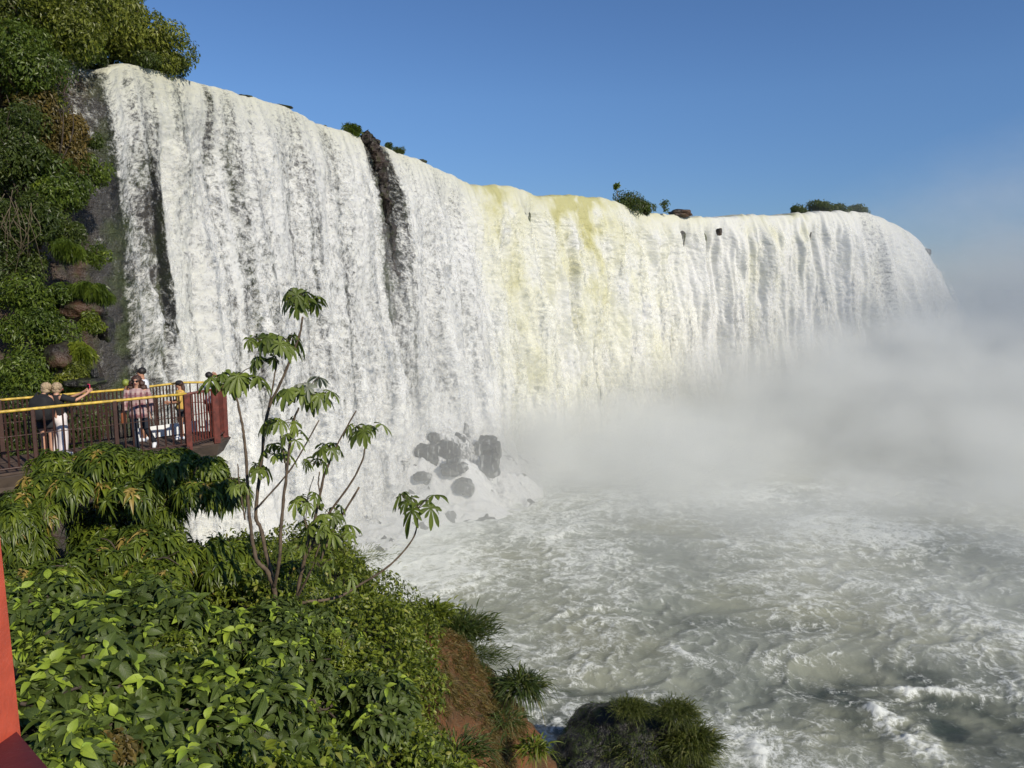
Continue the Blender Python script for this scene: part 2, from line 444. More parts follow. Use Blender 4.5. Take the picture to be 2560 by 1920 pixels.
# smooth olive water at the lip
yel = .35 * np.exp(-D / 2.2) * (1 - sstep(1750, 1800, lpx_all)[None, :] * .6)
def strip(c, w, drift, fade, amp):
    cc = c + drift * D
    return amp * np.exp(-((lpx_all[None, :] + 10 * pn(S * .2, vv * .4, 0, 61) - cc) / w) ** 2) * np.exp(-D / fade)
yn = np.clip(.75 + 1.1 * fbm(S * .5, vv * .35, 0, 3, 65), 0, 1.4)
yel = yel + yn * (strip(1208, 44, .6, 10, .55) + strip(1400, 52, 1.1, 9, .72) + strip(1455, 60, 0, 5, .45) + strip(1235, 22, .4, 40, .26) + strip(1445, 30, .6, 30, .24) + strip(1985, 22, 0, 4, .8) + strip(1855, 22, 0, 18, .3) + strip(1915, 18, 0, 16, .28))
cream = sstep(1120, 1190, lpx_all) * (1 - .75 * sstep(1620, 1720, lpx_all))
yel = yel + cream[None, :] * (.2 + .2 * fbm(S * .25, vv * .25, 0, 3, 63)) + .10 * lft * np.exp(-((lpx_all[None, :] - 400) / 60) ** 2)
yel = np.clip(yel, 0, 1.2)
UVf = np.stack([S + 0 * D, np.where(D > 0, vv, -UP + 2.3 * .4 ** .7) + 0 * S], -1)

t = NT('falling_water')
uvn = t.n('UVMap'); uvn.uv_map = 'UVMap'
lace1 = t.noise(uvn.outputs[0], 2.4, 5, .62, .6)
lace2 = t.noise(uvn.outputs[0], 6.5, 6, .78, .3)
lace3 = t.noise(uvn.outputs[0], 15.0, 3, .75, .2)
lace = t.math('ADD', t.math('MULTIPLY', lace1, .42), t.math('ADD', t.math('MULTIPLY', lace2, .42), t.math('MULTIPLY', lace3, .16)))
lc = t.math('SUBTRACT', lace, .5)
a = t.math('ADD', t.attr('dens'), t.math('MULTIPLY', lc, 3.1))
alpha = t.mr(a, .14, .84)
y = t.math('ADD', t.attr('yel'), t.math('MULTIPLY', t.math('SUBTRACT', lace1, .5), .5), clamp=True)
col = t.ramp(y, [(0, C4(.86, .865, .86)), (.25, C4(.84, .84, .74)), (.6, C4(.76, .745, .52)), (1, C4(.60, .575, .28))])
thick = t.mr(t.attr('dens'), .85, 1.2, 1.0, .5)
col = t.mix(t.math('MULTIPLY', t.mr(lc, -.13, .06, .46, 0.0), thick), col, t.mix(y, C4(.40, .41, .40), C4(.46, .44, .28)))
b = t.bsdf(col, .55, t.bump(lace, 1.0, .22), .25)
tl = t.n('BsdfTranslucent'); t.l(col, tl.inputs['Color'])
mx = t.n('MixShader'); mx.inputs[0].default_value = .28; t.l(b, mx.inputs[1]); t.l(tl.outputs[0], mx.inputs[2])
tp = t.n('BsdfTransparent')
mx2 = t.n('MixShader'); t.l(alpha, mx2.inputs[0]); t.l(tp.outputs[0], mx2.inputs[1]); t.l(mx.outputs[0], mx2.inputs[2])
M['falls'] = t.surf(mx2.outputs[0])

# loose clumps and threads of water thrown clear of the curtain
lay = np.clip(fbm(S * .9, vv * .22, 0, 3, 151), -1, 1)
out2 = out + grow * (.35 + .75 * sstep(2, 22, D)) * (.7 + .8 * lay) + .25 * grow * puff3
Vs2 = np.stack([lipP[:, 0][None] + lipN[:, 0][None] * out2, lipP[:, 1][None] + lipN[:, 1][None] * out2, zz], -1)
dens2 = .10 + .34 * lay + .26 * fbm(S * .35, vv * .10, 0, 2, 152) + .22 * sstep(6, 26, D) - .6 * np.exp(-D / 1.5) - .5 * (UP > 0) - veil * .04 + .12 * veilb * sstep(5, 12, D) - .5 * (1 - sstep(255, 270, lpx_all)[None, :])
def falls(label, pa, pb):
    c = np.where((lpx_all >= pa) & (lpx_all <= pb))[0]
    sl = slice(c[0], c[-1] + 1); n = c[-1] - c[0] + 1
    o = mesh('waterfall', Vf[:, sl].reshape(-1, 3), grid_faces(len(drop), n), M['falls'], uv=UVf[:, sl].reshape(-1, 2),
             attrs={'dens': dens[:, sl].ravel(), 'yel': yel[:, sl].ravel()})
    r_ = slice(8, None, 2); nr_ = len(range(8, len(drop), 2)); c2 = slice(c[0], c[-1] + 1, 2); nc_ = len(range(c[0], c[-1] + 1, 2))
    mesh('loose_water', Vs2[r_, c2].reshape(-1, 3), grid_faces(nr_, nc_), M['falls'], o, uv=(UVf[r_, c2] + np.array([37.3, 11.1])).reshape(-1, 2),
         attrs={'dens': dens2[r_, c2].ravel(), 'yel': (yel[r_, c2] * .8).ravel()})
    return setp(o, label, 'waterfall', 'curtains of the waterfall')
falls('thin lacy veil of water over mossy dark rock beside the overhanging trees', 158, 371)
falls('broad white lacy waterfall behind the red railed platform, ending at the brown rock rib', 370, 929)
falls('heavy cream and yellow waterfall between the brown rock rib and the ragged bush', 928, 1692)
falls('row of thick white water columns below the low dark shrubs on the far brink', 1691, 2150)
falls('rounded pale veil at the far end of the falls, fading into mist', 2149, 2400)

# white water tumbling over the rock pile at the foot of the lacy falls
ac = np.where((lpx_all > 640) & (lpx_all < 1230))[0]
aq = np.linspace(0, 1, 110)[:, None]
env = np.exp(-((lpx_all[ac] - 1000) / 120) ** 2)[None, :]
ao = l_throw[ac][None] * .55 + aq * (7 + 5 * env)
aS = S[:, ac]
rug = .75 * fbm(aS * .35, aq * 3.0, 0, 3, 131) + .5 * (.5 - np.abs(pn(aS * .7 + aq, aq * 6, 0, 132))) + .22 * fbm(aS * 1.8, aq * 10, 0, 4, 133)
az_ = -.4 + (1.5 + 6.6 * env) * (1 - aq) ** 1.25 + rug * (1.3 * env + .5) * np.sin(np.pi * np.clip(aq * 1.05, 0, 1)) ** .5
Va = np.stack([lipP[ac, 0][None] + lipN[ac, 0][None] * ao, lipP[ac, 1][None] + lipN[ac, 1][None] * ao, az_], -1)
nca = len(ac)
setp(mesh('cascade', Va.reshape(-1, 3), grid_faces(110, nca), M['falls'], uv=np.stack([aS + 0 * aq, aq * 14 + 0 * aS], -1).reshape(-1, 2),
     attrs={'dens': (1.0 + .3 * rug - .55 * np.exp(-((lpx_all[ac] - 1000) / 70) ** 2)[None, :] * np.exp(-((aq - .38) / .26) ** 2)).ravel(), 'yel': np.zeros(110 * nca)}), 'low white cascade tumbling over the rock pile at the foot of the lacy waterfall', 'cascade')

Vm = Va.copy(); Vm[..., 2] += -.28 + .55 * fbm(Va[..., 0] * .55, Va[..., 1] * .55, 0, 4, 141) + .25 * np.round(2 * fbm(Va[..., 0] * .9, Va[..., 1] * .9, 0, 2, 142)) / 2
setp(mesh('rock_pile', Vm[::2, ::2].reshape(-1, 3), grid_faces(55, (nca + 1) // 2), rock_mat('dark_pile_rock', True, .1, (.022, .021, .019), (.036, .032, .027))),
     'dark wet rock showing through the low white cascade at the foot of the lacy waterfall', 'rock')

# ------------------------------------------------------------------ rock wall behind the water and the wooded cliff beside it
Lp = np.array([(-23.0, 39.6, 32.6), (-23.6, 38.2, 32.4), (-24.4, 36.6, 32.3), (-25.4, 34.4, 32.5), (-27, 31, 33), (-30, 27, 34), (-36, 22, 35), (-48, 14, 36)])
Lp = smooth_path(Lp[::-1], 9)[:-1]
wallP = np.vstack([Lp, lipP[::2]])
nL = len(Lp)
wT = np.gradient(wallP[:, :2], axis=0)
kk = np.exp(-np.linspace(-2, 2, 15) ** 2); kk /= kk.sum()
wT = np.stack([np.convolve(np.pad(wT[:, i], 7, mode='edge'), kk, 'valid') for i in range(2)], 1)
wT /= np.linalg.norm(wT, axis=1)[:, None]
wN = np.stack([wT[:, 1], -wT[:, 0]], 1)
wS = np.concatenate([[0], np.cumsum(np.linalg.norm(np.diff(wallP[:, :2], axis=0), axis=1))])[None, :]
wd = np.concatenate([-np.array([30., 8, 3, 1]), np.linspace(0, 35, 150)])
Dw = np.clip(wd, 0, None)[:, None]; Uw = np.clip(-wd, 0, None)[:, None]
isL = (np.arange(len(wallP)) < nL)[None, :]
blend = sstep(nL - 2, nL + 16, np.arange(len(wallP)))[None, :]
thr = np.concatenate([np.full(nL, .35), l_throw[::2]])[None, :]
o_f = .72 * thr * np.sqrt(Dw / 33.0) - .45
o_l = .05 * Dw + 4.5 * sstep(11, 24, Dw) - .3
strata = np.floor((Dw + 1.2 * fbm(wS * .08, Dw * .02, 0, 2, 71)) / 1.9)
led = .45 * pn(strata * 1.7, wS * .16, 0, 72) + .25 * fbm(wS * .5, Dw * .5, 0, 4, 73)
o_w = np.where(isL, o_l + 1.7 * led, o_f * blend + o_l * (1 - blend) + led * np.minimum(.6, .1 + Dw * .05)) - Uw
limit = thr * np.sqrt(Dw / 33.0) - .25 - np.minimum(1.7, .5 + thr * .7) * sstep(0, 7, Dw)
o_w = np.where(isL, o_w, np.where(Uw > 0, -Uw - .3, np.minimum(o_w, limit)))
zw = wallP[:, 2][None] - .22 - Dw + 0 * o_w + np.where(isL, .8, 0) * (Uw > 0) * .3
Vw = np.stack([wallP[:, 0][None] + wN[:, 0][None] * o_w, wallP[:, 1][None] + wN[:, 1][None] * o_w, zw], -1)
setp(mesh('cliff', Vw.reshape(-1, 3), grid_faces(len(wd), len(wallP)), M['rock'], attrs={'behind': (sstep(nL + 6, nL + 34, np.arange(len(wallP)))[None, :] + 0 * o_w).ravel()}), kind='structure',
     label='dark brown layered rock wall behind and beside the falls', cat='cliff')
# the river above the falls, level with the brink
back = lipP.copy(); back[:, :2] -= lipN * 8
far = lipP.copy(); far[:, 0] -= 160; far[:, 1] += 60
Vr = np.stack([back, far]).reshape(-1, 3); Vr[:, 2] -= .35
M['river'] = plain('upper_river_water', (.16, .17, .14), .15, .3, .3, .3)
setp(mesh('upper_river', Vr, grid_faces(2, NCOL), M['river']), kind='structure', label='flat river above the brink of the falls', cat='river')

# ------------------------------------------------------------------ churning water below
yr = np.concatenate([np.linspace(14, 26, 14, endpoint=False), np.exp(np.linspace(math.log(26), math.log(175), 560)), np.array([200, 260, 400, 800, 2000])])
ur = np.concatenate([np.linspace(-2.2, -.55, 12, endpoint=False), np.linspace(-.42, .74, 700), np.linspace(.78, 2.6, 14)])
WX = yr[:, None] * ur[None, :]; WY = yr[:, None] + 0 * WX
wx1 = WX + 2.2 * fbm(WX * .11, WY * .11, 0, 2, 81); wy1 = WY + 2.2 * fbm(WX * .11, WY * .11, 5, 2, 82)
calm = 1 - sstep(160, 200, WY)
big = fbm(wx1 * .10, wy1 * .13, 0, 2, 83)
mid = 1 - np.abs(fbm(wx1 * .28, wy1 * .36, 0, 2, 84))
sml = 1 - np.abs(pn(wx1 * .8, wy1 * 1.05, 0, 85))
tny = 1 - np.abs(pn(wx1 * 2.1, wy1 * 2.6, 0, 86))
def wpos(px, py):
    u = (px - 1280) / F; v = (960 - py) / F; q = -CAMZ / (-SP + v * CP)
    return u * q, (CP + v * SP) * q
def wg(px, py, rx, ry, rot=0.0):
    x0, y0 = wpos(px, py); c, s_ = math.cos(rot), math.sin(rot)
    dx = (WX - x0) * c + (WY - y0) * s_; dy = -(WX - x0) * s_ + (WY - y0) * c
    return np.exp(-(dx / rx) ** 2 - (dy / ry) ** 2)
WZ = calm * (.36 * big + .24 * (mid - .6) + .15 * (sml - .6) + .035 * (tny - .6))
trough = wg(2120, 1690, 4.2, 1.8, .2) + .9 * wg(2450, 1790, 3.5, 2.2, .3) + .7 * wg(1480, 1720, 2.2, .9) + .5 * wg(2040, 1570, 4, 1.2)
crest = wg(2265, 1712, 1.2, .5, .5) + .8 * wg(2240, 1790, .8, 1.6, .3) + .8 * wg(2550, 1720, 2, .8, .5) + .6 * wg(2350, 1860, 1.6, .8, .8)
crest = crest + .3 * wg(1450, 1790, .9, .5) + .4 * wg(1700, 1640, .5, 1.2, .3) + .7 * wg(1890, 1890, .7, 1.2)
crest = crest + .9 * wg(2330, 1715, 2.6, .30, -.12) + .8 * wg(2215, 1800, .35, 2.2, .1) + .6 * wg(2290, 1860, .5, 2.0, .45)
crest = crest * np.clip(.75 + .9 * fbm(WX * .9, WY * 1.2, 0, 3, 87), 0, 1.5)
WZ = WZ - .55 * trough + .2 * crest
# distance to the foot of the falls
foot = lipP[:, :2] + lipN * l_throw[:, None]
ft = foot[::12]
dist = np.full(WX.shape, 1e9)
for fx, fy in ft: dist = np.minimum(dist, (WX - fx) ** 2 + (WY - fy) ** 2)
dist = np.sqrt(dist)
foam = .02 + .22 * (mid - .72) + .40 * np.clip(sml - .72, -.3, 1) + .25 * (tny - .7) + .3 * big + .25 * fbm(WX * .05, WY * .05, 0, 2, 88)
foam = foam + 1.0 * np.exp(-dist / 7.0) + .28 * np.exp(-dist / 26.0) - .35 * trough + .6 * crest - .10 * sstep(48, 30, WY)
deep = np.clip(1.25 * wg(2200, 1720, 5.5, 2.6, .2) + .9 * wg(2440, 1810, 4.5, 3.2, .3) + .8 * wg(1460, 1740, 2.0, 1.0) + 1.3 * wg(1390, 1830, 1.6, 1.4) + .45 * wg(1560, 1640, 2.6, .8) + .55 * wg(2040, 1570, 4, 1.2) + .5 * wg(1780, 1560, 4, .9) - .9 * crest, 0, .92)
deep = deep * np.clip(.7 + .8 * fbm(WX * .35, WY * .5, 0, 3, 89), 0, 1.2)
t = NT('churning_water')
v = t.coord('Object', (1, 1, 0))
warp = t.n('TexNoise', noise_dimensions='2D'); t.l(v, warp.inputs['Vector']); warp.inputs['Scale'].default_value = .35; warp.inputs['Detail'].default_value = 3
vm = t.n('VectorMath', operation='MULTIPLY_ADD'); t.l(warp.outputs['Color'], vm.inputs[0]); vm.inputs[1].default_value = (1.3, 1.3, 0); t.l(v, vm.inputs[2])
w2 = vm.outputs[0]
n1 = t.noise(w2, .5, 7, .66, .15, '2D'); n2 = t.noise(w2, 1.35, 7, .68, .2, '2D'); n3 = t.noise(w2, 3.6, 5, .68, .2, '2D')
def ridge(n_, k_): return t.math('POWER', t.math('SUBTRACT', 1.0, t.math('MULTIPLY', t.math('ABSOLUTE', t.math('SUBTRACT', n_, .5)), k_), clamp=True), 2.2)
patch = t.mr(t.noise(v, .13, 4, .6, .5), .34, .66, .5, 1.0)
fil = t.math('ADD', t.math('MULTIPLY', ridge(n1, 11.0), .50), t.math('ADD', t.math('MULTIPLY', ridge(n2, 9.0), .38), t.math('MULTIPLY', ridge(n3, 7.0), .16)))
fil = t.math('MULTIPLY', fil, patch)
fo = t.math('ADD', t.math('ADD', t.attr('foam'), fil), t.math('MULTIPLY', t.math('SUBTRACT', n3, .5), .55))
fa = t.mr(fo, .20, .90)
tint = t.noise(v, .07, 3)
wc = t.mix(t.mr(tint, .4, .65), C4(.215, .232, .195), C4(.25, .257, .19))
wc = t.mix(t.attr('deep'), wc, C4(.045, .058, .05))
col = t.mix(fa, wc, C4(.66, .68, .64))
bmp = t.math('ADD', t.math('MULTIPLY', n1, .6), t.math('ADD', t.math('MULTIPLY', n2, .45), t.math('ADD', t.math('MULTIPLY', n3, .2), t.math('MULTIPLY', fil, .3))))
M['water'] = t.surf(t.bsdf(col, t.mr(fa, 0, .6, .28, .7, False), t.bump(bmp, .5, .2), .14))
setp(mesh('water', np.stack([WX, WY, WZ], -1).reshape(-1, 3), grid_faces(len(yr), len(ur)), M['water'], attrs={'foam': foam.ravel(), 'deep': deep.ravel()}, origin=(0, 0, 0)),
     kind='structure', label='grey green churning river streaked with white foam', cat='river')

# ------------------------------------------------------------------ mist thrown up by the falls
def mist(label, c, r, dens_, seed, power=2.0, col=(.885, .898, .88)):
    t = NT('mist_air')
    tc = t.n('TexCoord')
    g = t.n('TexGradient', gradient_type='SPHERICAL'); t.l(tc.outputs['Object'], g.inputs[0])
    f = t.math('POWER', g.outputs['Fac'], power)
    mp = t.n('Mapping'); mp.inputs['Scale'].default_value = (r[0] / 22, r[1] / 22, r[2] / 15); mp.inputs['Location'].default_value = (seed, seed * 2, 0)
    t.l(tc.outputs['Object'], mp.inputs[0])
    n = t.noise(mp.outputs[0], 2.0, 4, .6)
    d = t.math('MULTIPLY', f, t.mr(n, .32, .68, .05, 2.0))
    vol = t.n('VolumePrincipled'); vol.inputs['Color'].default_value = C4(*col); vol.inputs['Anisotropy'].default_value = .0
    t.l(t.math('MULTIPLY', d, dens_), vol.inputs['Density'])
    t.l(vol.outputs[0], t.out.inputs['Volume'])
    V, Fc = ico(3)
    o = mesh('mist', V, Fc, t.m, origin=(0, 0, 0))
    o.location = c; o.scale = r
    t.m.cycles.volume_step_rate = .35
    return setp(o, label, 'mist', kind='stuff')
mist('white spray rising from the plunge pool in front of the far falls', (62, 98, 0), (60, 38, 18), .24, 1.3, 1.2)
mist('pale mist drifting past the rounded far end of the falls', (108, 114, 3), (66, 45, 30), .07, 4.1, 1.0, (.8, .83, .83))
mist('low spray at the foot of the cream waterfall', (10, 82, 0), (26, 20, 9), .26, 7.7, 1.1)
mist('low spray at the foot of the broad lacy waterfall', (-10, 60, 0), (14, 22, 10), .035, 9.2, 1.0)
mist('tall thin haze of spray beside the end of the falls', (125, 122, 3), (100, 78, 50), .036, 2.6, 1.1, (.66, .72, .78))
mist('faint low mist lying on the churning river', (45, 66, 0), (62, 36, 9), .085, 5.2, .9)
mist('fine spray hanging in front of the broad lacy waterfall', (-5, 66, 7), (19, 30, 20), .014, 3.3, 1.0)

# ------------------------------------------------------------------ near bank
def Pr(px, py, Y): return P(px, py, Y)
def drop_pts(p, dx=1.5, dy=.5):
    p = np.array(p); return [p + (dx, dy, -3.5), p + (dx * 1.7, dy * 1.5, -8), np.array([p[0] + dx * 2.4, p[1] + dy * 2.4, -1.5])]
rows = []
e = Pr(1275, 2080, 10.5); rows.append([np.array((-6, .6, 17.6)), np.array((-2.2, 1.2, 17.2)), Pr(500, 2250, 2.6), Pr(900, 2150, 4.3), Pr(1120, 2080, 7.5), e] + drop_pts(e))
e = Pr(1262, 1900, 12.2); rows.append([np.array((-8, 4, 17.2)), Pr(0, 1830, 3.7), Pr(420, 1840, 4.4), Pr(820, 1860, 5.8), Pr(1060, 1840, 8.6), e] + drop_pts(e))
e = Pr(1256, 1760, 13.4); rows.append([np.array((-10, 6, 17)), Pr(0, 1640, 6), Pr(420, 1640, 6.6), Pr(800, 1640, 8), Pr(1040, 1680, 10.4), e] + drop_pts(e))
e = Pr(1205, 1650, 14.2); rows.append([np.array((-12, 8, 16.4)), Pr(0, 1520, 8), Pr(420, 1530, 8.6), Pr(800, 1500, 9.6), Pr(1020, 1590, 11.6), e] + drop_pts(e))
e = Pr(1140, 1625, 14.8); rows.append([np.array((-14, 11, 15.4)), Pr(0, 1400, 11), Pr(420, 1420, 11), Pr(800, 1410, 11.4), Pr(1000, 1585, 12.8), e] + drop_pts(e))
e = Pr(1085, 1620, 16.0); rows.append([np.array((-16, 14, 13.5)), np.array((-8, 13.5, 13)), np.array((-5, 13.5, 12.9)), Pr(780, 1420, 13.2), Pr(970, 1590, 14.4), e] + drop_pts(e, 1.2, 1.2))
rows.append([np.array((-18, 17, 8)), np.array((-9, 17, 7)), np.array((-6, 17, 6.5)), np.array((-4, 17, 5.5)), np.array((-2.4, 17.6, 5)), np.array((-1, 18.2, 4)), np.array((0, 18.5, 3)), np.array((.5, 19, 1)), np.array((1, 19.5, -1.5))])
rows.append([np.array((-20, 22, -1.5)), np.array((-12, 21, -1.5)), np.array((-9, 20.8, -1.5)), np.array((-6, 20.6, -1.5)), np.array((-4, 20.4, -1.5)), np.array((-2, 20.4, -1.5)), np.array((-.5, 20.4, -1.5)), np.array((.5, 20.6, -1.5)), np.array((1, 20.8, -1.6))])
Gb = np.array(rows)                                        # (rows, cols, 3)
Gb = np.stack([smooth_path(Gb[:, j], 14) for j in range(Gb.shape[1])], 1)
Gb = np.stack([smooth_path(Gb[i], 18) for i in range(Gb.shape[0])], 0)
nr, nc = Gb.shape[:2]
du = np.gradient(Gb, axis=0); dv = np.gradient(Gb, axis=1)
Nb = np.cross(du, dv); Nb /= np.linalg.norm(Nb, axis=2)[..., None] + 1e-9
Nb *= np.where(Nb[..., 2:3] < 0, -1, 1)
x, yb, z = Gb[..., 0], Gb[..., 1], Gb[..., 2]
Gb2 = Gb + Nb * (.28 * fbm(x * .8, yb * .8, z * .8, 4, 91) + .06 * fbm(x * 4, yb * 4, z * 4, 3, 92))[..., None]
cidx = np.arange(nc)[None, :] / 18.0 + 0 * x; ridx = np.arange(nr)[:, None] / 14.0 + 0 * x
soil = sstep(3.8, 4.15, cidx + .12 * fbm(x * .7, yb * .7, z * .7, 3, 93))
t = NT('bank_soil')
v = t.coord('Object')
n1 = t.noise(v, 1.1, 6, .65); n2 = t.noise(v, 7, 5, .7); n3 = t.noise(v, 30, 3, .7)
c = t.mix(t.mr(n1, .38, .62), C4(.21, .088, .036), C4(.125, .07, .032))
c = t.mix(t.mr(n2, .5, .72), c, C4(.2, .135, .07))
c = t.mix(t.mr(n2, .45, .3), c, C4(.05, .05, .018))
c = t.mix(t.mr(n3, .62, .78, 0, .7), c, C4(.3, .2, .11))
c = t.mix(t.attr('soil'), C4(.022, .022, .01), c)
M['soil'] = t.surf(t.bsdf(c, .9, t.bump(t.math('ADD', n2, t.math('MULTIPLY', n3, .6)), .9, .12), .2))
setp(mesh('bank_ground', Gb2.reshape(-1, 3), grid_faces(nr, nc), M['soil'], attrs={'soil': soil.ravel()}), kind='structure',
     label='steep orange earth bank dropping to the river', cat='bank')

def on_bank(n, c0, c1, r0, r1):
    ci = rng.uniform(c0, c1, n) * 18; ri = rng.uniform(r0, r1, n) * 14
    i = np.clip(ri.astype(int), 0, nr - 1); j = np.clip(ci.astype(int), 0, nc - 1)
    p = Gb2[i, j] + (Gb2[np.minimum(i + 1, nr - 1), j] - Gb2[i, j]) * (ri - i)[:, None] + (Gb2[i, np.minimum(j + 1, nc - 1)] - Gb2[i, j]) * (ci - j)[:, None]
    return p, Nb[i, j]

# creeper that covers the shoulder of the bank, and dry litter on the earth face
LEAF3 = leaf_template(4, .75, .2, .2)
p, nn = on_bank(38000, 2.2, 4.12, .3, 5.3)
keep = rng.random(len(p)) < sstep(-.9, .1, fbm(p[:, 0] * 1.2, p[:, 1] * 1.2, p[:, 2] * 1.2, 2, 95))
p, nn = p[keep], nn[keep]
h = (.10 + .34 * np.clip(fbm(p[:, 0] * 1.0, p[:, 1] * 1.0, p[:, 2] * 1.0, 3, 96) + .4, 0, 1.4)) * rng.random(len(p)) ** .5
p = p + nn * h[:, None]
V, Fc, rv = leaves(p, unit(len(p)) * .9 + nn * .4 + np.array([.3, -.3, -.2]), nn + .7 * unit(len(p)), rng.uniform(.045, .10, len(p)), rng.uniform(.024, .05, len(p)), LEAF3, .2)
setp(mesh('ground_cover', V, Fc, M['creeper'], attrs={'rnd': rv}), 'bright green creeper carpet on the shoulder of the earth bank', 'creeper', kind='stuff')
BLADE = leaf_template(4, .55, .1, .0)
p, nn = on_bank(56000, 3.9, 5.25, .3, 5.2)
keep = fbm(p[:, 0] * .8, p[:, 1] * .8, p[:, 2] * .8, 3, 98) > -.12
p, nn = p[keep], nn[keep]
V, Fc, rv = leaves(p, unit(len(p)) * .8 + nn * .7 + np.array([0, 0, -.5]), nn + .5 * unit(len(p)), rng.uniform(.05, .16, len(p)), rng.uniform(.007, .016, len(p)), BLADE, .5)
setp(mesh('dry_grass', V, Fc, M['dry'], attrs={'rnd': rv}), 'dead brown grass litter clinging to the orange earth bank', 'dry grass', kind='stuff')

# ------------------------------------------------------------------ shrubs
def foliage_cloud(c, r, n, leaf, aspect=.45, lobes=9, tmpl=DIAMOND, droop=.2, shell=.75, seed=0, inner=True):
    """leaves set on the skins of several lobes inside an ellipsoid: clumps with gaps between"""
    g = np.random.default_rng(seed + 100)
    r = np.array(r, float); c = np.array(c, float)
    lc = g.normal(size=(lobes, 3)); lc /= np.linalg.norm(lc, axis=1)[:, None]
    lc = lc * (g.random((lobes, 1)) ** .4) * .68
    lr = g.uniform(.3, .52, lobes)
    k = g.integers(0, lobes, n)
    d = g.normal(size=(n, 3)); d /= np.linalg.norm(d, axis=1)[:, None]
    rad = lr[k] * (shell + (1.12 - shell) * g.random(n) ** .7)
    bump = 1 + .22 * fbm(d[:, 0] * 2.2 + k, d[:, 1] * 2.2, d[:, 2] * 2.2, 2, 7)
    q = lc[k] + d * (rad * bump)[:, None]
    pos = c + q * r
    nrm = d / r; nrm /= np.linalg.norm(nrm, axis=1)[:, None]
    v = g.normal(size=(n, 3)); dirs = v - nrm * (v * nrm).sum(1)[:, None] * .6 + nrm * .25; dirs[:, 2] -= .35
    ups = nrm + .55 * g.normal(size=(n, 3)) + np.array([0, 0, .4])
    L = leaf * g.uniform(.6, 1.35, n)
    lobe_t = g.random(lobes)[k]
    rnd = np.clip(.5 * lobe_t + .5 * g.random(n) + .05 * g.normal(size=n), 0, 1)
    return leaves(pos, dirs, ups, L, L * aspect, tmpl, droop, rnd)

def stems(c, r, n, thick, base, seed=0):
    g = np.random.default_rng(seed + 500); parts = []
    for i in range(n):
        d = g.normal(size=3); d[2] = abs(d[2]) * .8 + .3; d /= np.linalg.norm(d)
        tip = np.array(c) + d * np.array(r) * .75
        mid = (np.array(base) + tip) / 2 + g.normal(size=3) * np.array(r) * .12
        pa = smooth_path([base + g.normal(size=3) * .08 * np.array(r) * (0.3, .3, 0), mid, tip], 4)
        parts.append(tube(pa, np.linspace(thick, thick * .25, len(pa)), 5))
    return join(parts)

def shrub(name, label, px, py, Y, rpx, mat, n=1500, leaf=.3, group=None, flat=1.0, lobes=9, cat='shrub', droop=.25, depth=1.0, aspect=.45, seed=None):
    c = P(px, py, Y); r = rpx * Y / F
    rr = np.array([r, r * depth, r * flat])
    sd = seed if seed is not None else int(px * 7 + py)
    base = c - np.array([0, 0, rr[2] * .95])
    t = thing(name, label, cat, base, group)
    V, Fc, rv = foliage_cloud(c, rr, int(n * 1.7), leaf * .78, aspect, lobes, DIAMOND, droop, .66, seed=sd)
    mesh('foliage', V, Fc, M[mat], t, attrs={'rnd': rv}, smooth=False)
    V, Fc = stems(c, rr, 6, r * .03, base, sd)
    mesh('stem', V, Fc, M['twig'], t)
    return t

def tree(name, label, px, py, Y, rpx, mat, n, leaf, base, group=None, flat=.85, lobes=14):
    c = P(px, py, Y); r = rpx * Y / F
    rr = np.array([r, r, r * flat]); sd = int(px * 3 + py)
    t = thing(name, label, 'tree', base, group)
    V, Fc, rv = foliage_cloud(c, rr, int(n * 1.9), leaf * .72, .45, lobes, DIAMOND, .25, .62, sd)
    mesh('crown', V, Fc, M[mat], t, attrs={'rnd': rv}, smooth=False)
    tr = [tube(smooth_path([base, (np.array(base) + c) / 2 + (.2, 0, 0), c], 5), np.linspace(r * .07, r * .04, 11), 8)]
    tr.append(stems(c, rr, 9, r * .035, c - (0, 0, rr[2] * .6), sd))
    V, Fc = join(tr); mesh('trunk', V, Fc, M['bark'], t)
    return t

G = 'trees overhanging the cliff top'
tree('tree', 'olive tree at the end of the cliff top, its ragged crown against the blue sky', 385, 112, 47.5, 92, 'olive', 5200, .30, P(330, 175, 48.5), G)
tree('tree', 'rounded green tree above the start of the waterfall', 292, 62, 46, 118, 'olive', 6500, .30, P(270, 170, 47), G)
tree('tree', 'tall sunlit tree above the wet dark rock, cut by the top of the picture', 215, 20, 43.5, 150, 'olive', 7500, .30, P(190, 170, 44), G)
tree('tree', 'wide bushy tree at the top corner of the wooded cliff', 85, 40, 40, 165, 'olive', 8500, .28, P(90, 200, 41), G)
tree('tree', 'low dense tree leaning over the dry creepers', 40, 165, 38, 120, 'green', 5000, .27, P(60, 270, 39), G)
tree('tree', 'dark low tree hanging over the brink, its shaded crown touching the falling water', 345, 140, 46, 62, 'dark', 2600, .26, P(330, 180, 48), G, .6)
tree('tree', 'small leafy tree right above the dark wet rock face', 165, 112, 41.5, 78, 'green', 3000, .25, P(170, 170, 43), G, .7)
tree('tree', 'dark bush tucked between the wet rock and the brink of the thin veil', 228, 138, 43.5, 55, 'dark', 1800, .25, P(225, 175, 44), G, .6)
tree('tree', 'slender sprig of foliage at the tip of the wooded cliff top', 440, 160, 48.5, 34, 'green', 900, .26, P(415, 190, 49), G, .8)

